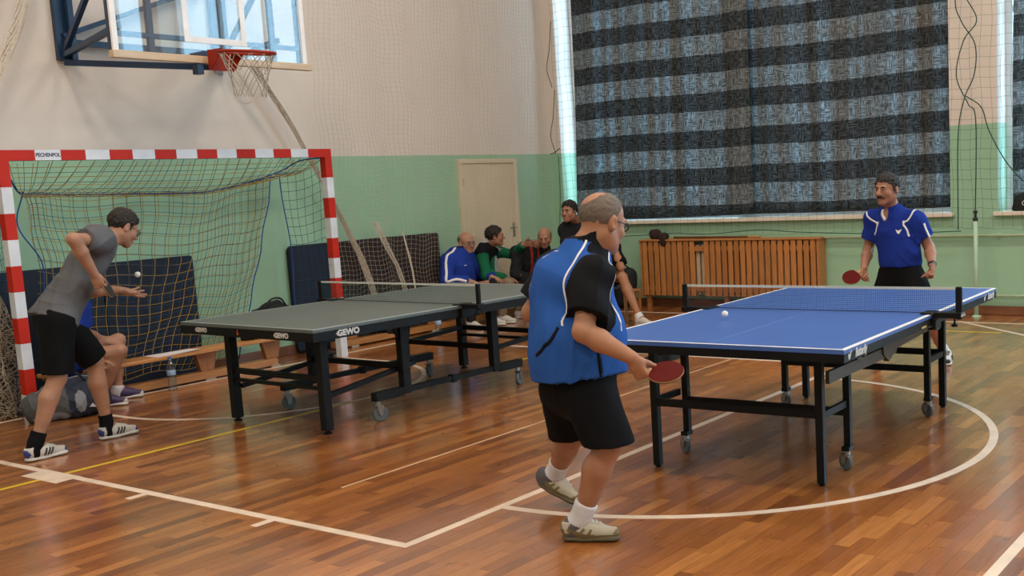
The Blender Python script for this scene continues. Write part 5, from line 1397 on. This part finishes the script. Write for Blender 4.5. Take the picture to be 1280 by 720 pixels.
SHW = mat('shoe_white', (0.50, 0.47, 0.43), .55, bump=.2, bscale=120); SHWS = mat('shoe_beige', (0.45, 0.40, 0.32), .55, bump=.2, bscale=120); SHBL = mat('shoe_blue', (0.03, 0.05, 0.22), .5); SHBK = mat('shoe_black', (0.02, 0.02, 0.022), .5); OLV = mat('shoe_olive', (0.17, 0.125, 0.055), .55); SOLO = mat('sole_dark', (0.10, 0.075, 0.04), .6)
LBL = CB('trim_light_blue', (0.22, 0.33, 0.50))

# ---- heavy player in the foreground, seen from behind
P1 = dict(head=(5.786, -5.690, 1.430), neck=(5.728, -5.752, 1.328), chest=(5.689, -5.817, 1.128), belly=(5.716, -5.850, 0.905), pelvis=(5.714, -5.860, 0.715),
    shR=(5.872, -5.905, 1.195), shL=(5.520, -5.725, 1.215), elR=(5.905, -6.040, 0.975), wrR=(6.101, -5.965, 0.859), elL=(5.418, -5.800, 1.015), wrL=(5.470, -5.600, 0.885),
    hipR=(5.812, -5.896, 0.675), hipL=(5.601, -5.799, 0.660), knR=(5.935, -5.935, 0.455), knL=(5.515, -5.665, 0.400), anR=(5.775, -5.975, 0.090), anL=(5.325, -5.585, 0.160),
    heelR=(5.700, -6.018, 0.003), toeR=(5.945, -5.895, 0.003), heelL=(5.225, -5.607, 0.103), toeL=(5.440, -5.560, 0.003))
f1 = un((.36, .93, 0)); s1 = un(np.cross(f1, (0, 0, 1)))
gd = un((.35, .28, -.85)); gn_ = un((.55, .45, .45))
hc = A(P1['wrR'])
r1 = person('person', 'heavy balding player in blue and black shirt playing at the blue table, back to us', P1, dict(h=.0055, front=f1, head_f=(.25, .93, -.26), head_up=(0.05, .12, 1), head_w=1.10, jowl=.003, head_s=1.12,
    skin=SK1, lips=LIP, chest_r=.185, belly_r=.205, flat=.86, neck_r=.074, arm=1.12, leg=1.12, hair='tonsure', hair_mat=HGREY, hair_th=.004, glasses=True, glass_r=.0032,
    hand_R=(gd, (-.25, .72, .60), 1, dict(curl=(62, 66, 70, 74), thumb=(.75, .35, .6), scale=1.08)), hand_L=((.6, .75, -.2), (.5, -.3, .6), -1, dict(curl=(25, 28, 30, 34))),
    top_mats=[SHB, SHN, SHN, SHNV], cloth=.016, hem_c=(5.715, -5.850, 0.742), hem_n=(.10, .0, -1), hem_r=.232, hem_flat=.90, belly_fwd=.045, belly_ell=(.20, .17, .20), sleeve_r=.082, sleeve_len=.72, wrinkle=.013, seed=5, collar_h=.060,
    paint_top=[('ell', ((5.915, -5.93, 1.14), (.115, .115, .20)), dict(op='paint', id=1)), ('ell', ((5.845, -5.80, 1.285), (.085, .07, .07)), dict(op='paint', id=1)), ('ell', ((5.50, -5.70, 1.10), (.10, .09, .22)), dict(op='paint', id=3)),
               ('rc', (neck_ := (5.728, -5.750, 1.30), (5.742, -5.736, 1.40), .102, .102), dict(op='paint', id=2))],
    low_mats=[SHT], low_r=.128, low_r2=.110, low_len=.99, waist_r=.205, hem_dir_R=(.05, .05, -1), hem_dir_L=(0, .1, -1), calf_back_R=(-.6, -.7, .1), calf_back_L=(-.55, -.65, .1),
    shoes=dict(upper=SHWS, sole=SOLO, accent=OLV, cross=OLV, lace=SHW), sock=[SOCKW, SOCKG], sock_h=.095, foot_up_L=(.35, .1, .9)))
root, H, bv, to, tb, lo_, lb = r1
for pts in ([(5.775, -5.80, 1.34), (5.80, -5.93, 1.27), (5.785, -6.03, 1.15), (5.80, -6.05, 1.0)], [(5.87, -5.72, 1.30), (5.955, -5.80, 1.22), (5.975, -5.83, 1.05), (5.96, -5.83, .95)], [(5.63, -5.76, 1.30), (5.55, -5.80, 1.22), (5.515, -5.84, 1.10)]):
    ribbon(tb, pts, .010).build('piping', PIPE_, to, smooth=True)
for pts in ([(5.78, -6.07, 1.0), (5.74, -6.09, .93), (5.64, -6.07, .86)], [(5.90, -6.0, .98), (5.93, -5.97, .86), (5.92, -5.95, .74)]):
    ribbon(tb, pts, .016).build('side_panel', SHN, to, smooth=True)
patch(tb, (5.66, -5.86, 1.285), tuple(s1), (0, 0, 1), WING, .020).build('emblem', PIPE_, to)
WATCH = mat('watch_black', (.02, .02, .02), .3)
rk = A(P1['wrR']); fa = un(rk - A(P1['elR']))
racket((6.236, -5.905, 0.792), (-.118, -.024, .006), (.28, -.34, .80), 'red racket held low by the heavy player in the foreground', RUBR, RUBK)

# ---- young server at the left
P2 = dict(head=(1.450, -5.452, 1.464), neck=(1.450, -5.601, 1.375), chest=(1.450, -5.715, 1.258), belly=(1.450, -5.870, 1.065), pelvis=(1.450, -5.975, 0.925),
    shR=(1.620, -5.735, 1.395), shL=(1.280, -5.520, 1.345), elR=(1.800, -6.000, 1.420), wrR=(1.740, -5.853, 1.173), elL=(1.220, -5.650, 1.035), wrL=(1.320, -5.455, 1.025),
    hipR=(1.540, -6.030, 0.880), hipL=(1.360, -5.915, 0.880), knR=(1.570, -6.085, 0.520), knL=(1.370, -5.715, 0.545), anR=(1.530, -6.255, 0.115), anL=(1.380, -5.690, 0.105),
    heelR=(1.535, -6.335, 0.003), toeR=(1.525, -6.055, 0.003), heelL=(1.385, -5.755, 0.003), toeL=(1.395, -5.475, 0.003))
r2 = person('person', 'dark-haired bespectacled young player in grey shirt and black shorts bending to serve, at left', P2, dict(h=.006, front=(.05, .84, -.54), head_f=(.05, .85, -.50), head_up=(0, .5, .85), head_s=1.02, skin=SK2, lips=LIP, chest_r=.135, belly_r=.125, flat=.70, arm=.98, leg=.98,
    hair='full', hair_mat=HDARK, hair_th=.010, hair_l=.014, hair_lift=.15, glasses=True,
    hand_R=((-.15, .35, -.85), (-.75, .45, .2), 1, dict(curl=(55, 60, 64, 68), thumb=(.8, .3, .5))), hand_L=((.20, .90, -.30), (.55, .10, .80), 1, dict(curl=(10, 8, 10, 14), thumb=(.6, .75, .35), spread=.30, scale=1.06)),
    top_mats=[SHG, SHG, SHG], cloth=.015, hem_c=(1.45, -6.01, .885), hem_n=(0, -.45, -.9), hem_r=.185, sleeve_len=.56, sleeve_r=.070, sleeve_k=.10, wrinkle=.014, seed=8, collar_h=.02,
    low_mats=[SHT], low_r=.108, low_r2=.095, low_len=.93, waist_r=.138, hem_dir_R=(0, .0, -1), hem_dir_L=(0, .55, -.85), calf_back_R=(0, -.95, .1), calf_back_L=(0, -.95, 0),
    shoes=dict(upper=SHW, sole=SOLEW, accent=SHBL, stripes=SHBK, lace=SOLEW), sock=[SOCKK, SOCKK], sock_h=.07))
racket((1.705, -5.762, 1.085), (.03, -.075, .082), (.60, .62, .35), 'racket seen edge-on in the hand of the grey-shirted server', RUBK, RUBR)

# ---- moustached player beyond the blue table
P3 = dict(head=(5.380, -1.165, 1.444), neck=(5.390, -1.070, 1.278), chest=(5.418, -1.073, 1.108), belly=(5.452, -1.085, 0.906), pelvis=(5.458, -1.080, 0.740),
    shR=(5.215, -1.035, 1.195), shL=(5.592, -1.095, 1.185), elR=(5.150, -1.020, 0.945), wrR=(5.200, -1.245, 0.800), elL=(5.690, -1.035, 0.955), wrL=(5.765, -1.185, 0.815),
    hipR=(5.365, -1.070, 0.700), hipL=(5.560, -1.100, 0.700), knR=(5.270, -1.150, 0.400), knL=(5.740, -1.230, 0.410), anR=(5.130, -0.850, 0.090), anL=(5.800, -1.040, 0.090),
    heelR=(5.120, -0.790, 0.003), toeR=(5.100, -1.050, 0.003), heelL=(5.800, -.97, 0.003), toeL=(5.885, -1.215, 0.003))
r3 = person('person', 'dark-haired moustached player in royal blue shirt waiting beyond the blue table', P3, dict(h=.0065, front=(-.12, -.98, -.1), head_f=(-.22, -.96, -.05), head_w=1.10, skin=SK3, lips=LIP, chest_r=.165, belly_r=.155, flat=.72, neck_r=.060, arm=1.05, head_s=1.05, nose=1.2,
    hair='full', hair_mat=HSALT, hair_th=.008, hair_l=.016, moustache=True, brow_mat=HBLK,
    hand_R=((-.1, -.45, -.85), (.75, -.35, .1), -1, dict(curl=(58, 62, 66, 70), thumb=(.8, .3, .5))), hand_L=((.1, -.35, -.9), (-.8, -.35, .1), 1, dict(curl=(72, 76, 80, 84), thumb=(.6, .2, .75))),
    top_mats=[SHR, SHR, SHR, SK3], paint_top=[('ell', ((5.372, -1.185, 1.245), (.024, .09, .060)), dict(op='paint', id=3))], cloth=.014, hem_c=(5.455, -1.08, .815), hem_n=(0, .0, -1), hem_r=.172, sleeve_len=.66, sleeve_r=.074, wrinkle=.010, seed=12, collar_h=.03,
    low_mats=[SHT], low_r=.112, low_r2=.105, low_len=.85, waist_r=.17, shoes=dict(upper=SHW, sole=SOLEW, accent=SHBK, stripes=SHBK, lace=SHBK), sock=[SOCKW, SOCKW], sock_h=.05))
root, H, bv, to, tb, lo_, lb = r3
for q, xs in ((-1, (5.295, 5.235, 5.180, 5.165)), (1, (5.500, 5.545, 5.590, 5.605))):
    ribbon(tb, [(lerp(xs[0], xs[1], .55), -1.235, 1.195), (lerp(xs[1], xs[2], .15), -1.24, 1.155), (xs[2], -1.22, 1.06)], .016).build('piping', PIPE_, to, smooth=True)
    ribbon(tb, [(xs[1], -1.24, 1.175), (xs[2], -1.18, 1.235), (xs[3], -1.10, 1.275)], .015).build('piping', PIPE_, to, smooth=True)
ribbon(tb, [(5.70, -1.15, 1.16), (5.735, -1.13, 1.06), (5.74, -1.12, .98)], .02).build('piping', PIPE_, to, smooth=True)
patch(tb, (5.515, -1.30, 1.105), (1, 0, 0), (0, 0, 1), WING, .028).build('emblem', PIPE_, to)
for q in (-1, 1): ribbon(tb, [(5.385 + q * .055, -1.16, 1.285), (5.385 + q * .062, -1.2, 1.25), (5.385 + q * .03, -1.24, 1.205)], .026).build('collar_tip', PIPE_ if q < 0 else SHR, to, smooth=True)
w3 = A(P3['wrL']); d3 = un(w3 - A(P3['elL'])); c3 = w3 - d3 * .02
wt = MB(); M_ = frame(tuple(c3), un(np.cross(d3, (1, 0, 0))), np.cross(d3, un(np.cross(d3, (1, 0, 0))))); wt.tube([M_ @ Vector((.034 * math.cos(a), .030 * math.sin(a), 0)) for a in [2 * PI * k / 18 for k in range(18)]], .007, 6, closed=True)
wo = wt.build('wristwatch', WATCH, root, smooth=True)
MB().lathe([(.016, -.005), (.018, 0), (.016, .006)], 16, 0, frame(tuple(c3 + A((.02, -.028, .005))), (1, .4, 0), (0, 0, 1))).build('dial', STEEL, wo)
racket((5.135, -1.355, 0.735), (.055, .085, .050), (.1, -.8, .55), 'red racket held low by the moustached player beyond the blue table', RUBR, RUBK)

# ---- seated spectators
def seated(p, yaw, lean=.15, tl=.52, head=None, headf=None, knee_dir=None, feet=None, hands=None, tw=.40, sw=.19, thigh=.42, seat_z=.305, twist=0.0, ankle_h=.095):
    f = A((math.cos(yaw), math.sin(yaw), 0)); r = np.cross(f, (0, 0, 1)); pel = A((p[0], p[1], seat_z + .115))
    up = un(A((0, 0, 1)) + f * lean)
    neck = pel + up * tl
    J = dict(pelvis=pel, belly=pel + up * .14 + f * .01, chest=pel + up * .34, neck=neck, head=A(head) if head is not None else neck + up * .13 + f * .05)
    J['shR'] = neck - up * .09 + r * sw; J['shL'] = neck - up * .09 - r * sw
    for q, sg in (('R', 1), ('L', -1)):
        J['hip' + q] = pel + r * sg * .09 + (0, 0, -.01)
        ft_ = A(feet[q]) if feet else pel + f * .45 + r * sg * .12
        ft_ = A((ft_[0], ft_[1], 0)); an = ft_ + (0, 0, ankle_h); J['an' + q] = an
        J['kn' + q] = ik(J['hip' + q], an, thigh, .41, un(f * .7 + A((0, 0, 1)) + r * sg * .25))
        fd = un(f + r * sg * .18); J['heel' + q] = ft_ - fd * .06 + (0, 0, .003); J['toe' + q] = ft_ + fd * .20 + (0, 0, .003)
        hd = A(hands[q]) if hands and q in hands else J['kn' + q] + (0, 0, .075) - f * .04
        J['wr' + q] = hd; J['el' + q] = ik(J['sh' + q], hd, .29, .26, un(r * sg * .7 - f * .35 + A((0, 0, -.5))))
    return J, f, r
flatR = lambda f, sg: (un(f + A((0, 0, -.25))), (0, 0, -1), sg, dict(curl=(14, 16, 18, 22)))
SEATG = 'spectators seated on the bench'
JS1, f, r = seated((-.30, -.36), .10, .08, tl=.475, head=(-.20, -.27, .995), feet=dict(R=(.02, -.52), L=(.02, -.18)))
r_ = person('person', 'bald spectator with glasses in a blue tracksuit with white stripes, seated on the bench', JS1, dict(h=.008, front=f, head_f=(.92, -.15, -.12), head_s=1.02, head_w=1.08, jowl=.01, skin=SK2, lips=LIP, chest_r=.175, belly_r=.185, flat=.85, neck_r=.066, arm=1.1, hair='fringe', hair_mat=HGREY, glasses=True,
    hand_R=flatR(f, -1), hand_L=flatR(f, 1), top_mats=[ROY, ROY, SHNV], sleeve='long', sleeve_r=.080, cloth=.02, top_name='tracksuit_top', hem_r=.20, collar_h=.05, wrinkle=.012, low='trousers', low_mats=[TRB], shoes=dict(upper=SHW, sole=SOLEW, accent=SHW), sock=[SOCKW, SOCKW], sock_h=.06), SEATG)
to, tb = r_[3], r_[4]
for q in ('R', 'L'):
    s_, e_, w_ = A(JS1['sh' + q]), A(JS1['el' + q]), A(JS1['wr' + q]); o2 = r * (.09 if q == 'R' else -.09)
    ribbon(tb, [A(JS1['neck']) * .55 + s_ * .45 + (0.03, 0, .10), s_ + o2 + (0.05, 0, .05), s_ * .5 + e_ * .5 + o2 + (.06, 0, 0), e_ + o2 * .8 + (.06, 0, 0), e_ * .4 + w_ * .6 + o2 + (0, 0, .03), w_ + o2 * .6], .030).build('stripe', PIPE_, to, smooth=True)
patch(tb, (-.05, -.44, .75), (0, 1, 0), (0, 0, 1), WING, .022).build('emblem', PIPE_, to)

JS2, f, r = seated((-.30, .10), .45, .10, head=(-.14, .17, 1.035), feet=dict(R=(.03, .0), L=(-.05, .42)), hands=dict(L=(.10, .39, .915), R=(.06, .10, .54)))
r_ = person('person', 'dark-haired spectator in a green and black jacket stretching out an arm, seated on the bench', JS2, dict(h=.008, front=f, head_f=(.65, .74, .0), skin=SK3, lips=LIP, chest_r=.15, belly_r=.15, flat=.78, hair='full', hair_mat=HDARK, hair_th=.012,
    hand_R=flatR(f, -1), hand_L=(un((.50, .70, .10)), un((.6, -.5, -.15)), -1, dict(curl=(6, 10, 14, 20), thumb=(.5, .8, .2))), top_mats=[SHN, GRN, GRYC, GRN, GRYC], sleeve='long', sleeve_r=.070, cloth=.018, top_name='tracksuit_top', hem_r=.175, collar_h=.05, wrinkle=.012, seed=3,
    paint_top=[('ell', ((-.02, .20, .66), (.18, .22, .20)), dict(op='paint', id=3)), ('ell', ((-.08, .17, .66), (.10, .07, .18)), dict(op='paint', id=4))], low='trousers', low_mats=[KHK], shoes=dict(upper=SHW, sole=SOLEW, accent=SHW), sock=[SOCKW, SOCKW], sock_h=.06), SEATG)
to, tb = r_[3], r_[4]; s_, e_, w_ = A(JS2['shL']), A(JS2['elL']), A(JS2['wrL'])
ribbon(tb, [A(JS2['neck']) * .4 + s_ * .6 + (0.05, 0, .10), s_ + (.06, -.02, .07), s_ * .6 + e_ * .4 + (.08, -.05, .04)], .045).build('stripe', GRYC, to, smooth=True)

JS3, f, r = seated((-.15, .70), -.35, .42, head=(.235, .655, .985), feet=dict(R=(.14, .38), L=(.20, .78)), hands=dict(R=(.22, .45, .50), L=(.28, .62, .50)))
r_ = person('person', 'bald spectator in a black jacket with red edges, leaning forward on the bench', JS3, dict(h=.008, front=f, head_f=(.45, -.80, -.28), skin=SK2, lips=LIP, chest_r=.155, belly_r=.16, flat=.8, hair='fringe', hair_mat=HGREY, hand_R=flatR(f, -1), hand_L=flatR(f, 1),
    top_mats=[TRB, TRB, TRB, REDC], sleeve='long', sleeve_r=.072, cloth=.022, top_name='jacket', hem_r=.18, collar_h=.05, wrinkle=.012, seed=6, low='trousers', low_mats=[TRB], shoes=dict(upper=SHW, sole=SOLEW, accent=SHW), sock=[SOCKW, SOCKW], sock_h=.05), SEATG)
to, tb = r_[3], r_[4]; n_ = A(JS3['neck']); c_3 = A(JS3['chest']); p_3 = A(JS3['pelvis'])
for sg in (-1, 1): ribbon(tb, [n_ + f * .10 + r * sg * .06 + (0, 0, .01), c_3 + f * .16 + r * sg * .05, p_3 + f * .2 + r * sg * .04 + (0, 0, .12)], .030).build('edge_trim', REDC, to, smooth=True)

CHM = mat('chair_plastic', (.05, .05, .055), .5)
def chair(x, y, yaw, label, dz=0.0):
    r = thing('plain_chair', label, 'chair', (x, y, 0), yaw, 'chairs behind the heavy player', True)
    MB().box((-.20, -.18, .395 + dz), (.20, .18, .42 + dz)).build('seat', CHM, r, bevel=.01, seg=2); MB().box((-.22, -.17, .55 + dz), (-.195, .17, .81 + dz)).build('backrest', CHM, r, bevel=.01, seg=2)
    for a in (-.165, .165):
        MB().tube([(.18, a, 0), (.18, a, .396 + dz)], .012, 8).build('leg', STEELD, r); MB().tube([(-.19, a, 0), (-.19, a, .41 + dz), (-.215, a, .77 + dz)], .012, 8).build('leg', STEELD, r)
chair(.93, .46, -.75, 'plain dark chair of the dark-haired man behind the heavy player', .14); chair(1.27, .44, -.35, 'plain dark chair of the bare-legged man behind the heavy player')
JS4, f, r = seated((.93, .46), -.75, .10, head=(.985, .21, 1.305), feet=dict(R=(1.10, .02), L=(1.34, .20)), seat_z=.56, sw=.17)
r_ = person('person', 'dark-haired man in dark top, his face showing just left of the heavy player\'s head', JS4, dict(h=.009, front=f, head_f=(.10, -.98, .0), skin=SK3, lips=LIP, chest_r=.14, belly_r=.14, hair='full', hair_mat=HBLK, hair_th=.010, hand_R=flatR(f, -1), hand_L=flatR(f, 1),
    top_mats=[TRB, TRB, TRB], sleeve='long', cloth=.018, top_name='jacket', wrinkle=.012, collar_h=.05, low='trousers', low_mats=[TRB], shoes=dict(upper=SHBK, sole=SOLEW), sock=[SOCKK, SOCKK], sock_h=.05))
n4 = A(JS4['neck']); ribbon(r_[4], [n4 + (-.09, -.02, .03), n4 + (-.04, -.09, .025), n4 + (.05, -.09, .02)], .018).build('collar_edge', PIPE_, r_[3])
JS5, f, r = seated((1.27, .44), -.35, .32, head=(1.431, .19, 1.11), feet=dict(R=(1.62, .02), L=(1.88, .235)), seat_z=.42, hands=dict(L=(1.570, .235, .92)))
JS5['knL'] = A((1.655, .262, .545)); JS5['elL'] = A((1.650, .250, .655)); JS5['shL'] = A((1.50, .34, .86))
r_ = person('person', 'bare-legged man in a black shirt resting chin on hand, mostly hidden behind the heavy player', JS5, dict(h=.009, front=f, head_f=(.72, -.65, -.1), skin=SK1, lips=LIP, chest_r=.14, belly_r=.14, hair='full', hair_mat=HBLK, hand_R=flatR(f, -1), hand_L=((-.45, .2, .9), (-.8, .3, -.2), 1, dict(curl=(60, 60, 60, 60))),
    top_mats=[SHN, SHN, SHN], cloth=.018, sleeve_len=.85, wrinkle=.012, low='shorts', low_mats=[SHT], low_len=.80, shoes=dict(upper=SHW, sole=SOLEW), sock=[SOCKW, SOCKW], sock_h=.05))

# ---- boy sitting on the bench end behind the server
JS0, f, r = seated((-.02, -5.18), .95, .25, feet=dict(R=(.14, -5.02), L=(-.04, -4.78)), thigh=.40, hands=dict(R=(.20, -5.08, .40), L=(.02, -4.86, .50)))
JS0['head'] = A(JS0['neck']) + (.05, .02, .13)
r_ = person('person', 'person in blue shirt and shorts sitting on the bench, mostly hidden behind the grey-shirted server', JS0, dict(h=.008, front=f, head_f=(.85, .45, -.2), skin=SK2, lips=LIP, chest_r=.135, belly_r=.13, hair='full', hair_mat=HDARK, hand_R=flatR(f, -1), hand_L=flatR(f, 1), top_mats=[ROY, ROY, ROY], wrinkle=.009, sleeve_len=.7,
    low='shorts', low_mats=[ROY], low_len=.55, shoes=dict(upper=mat('shoe_purple', (.05, .03, .10), .5), sole=SOLEW, accent=SHW), sock=[SOCKW, SOCKW], sock_h=.02))
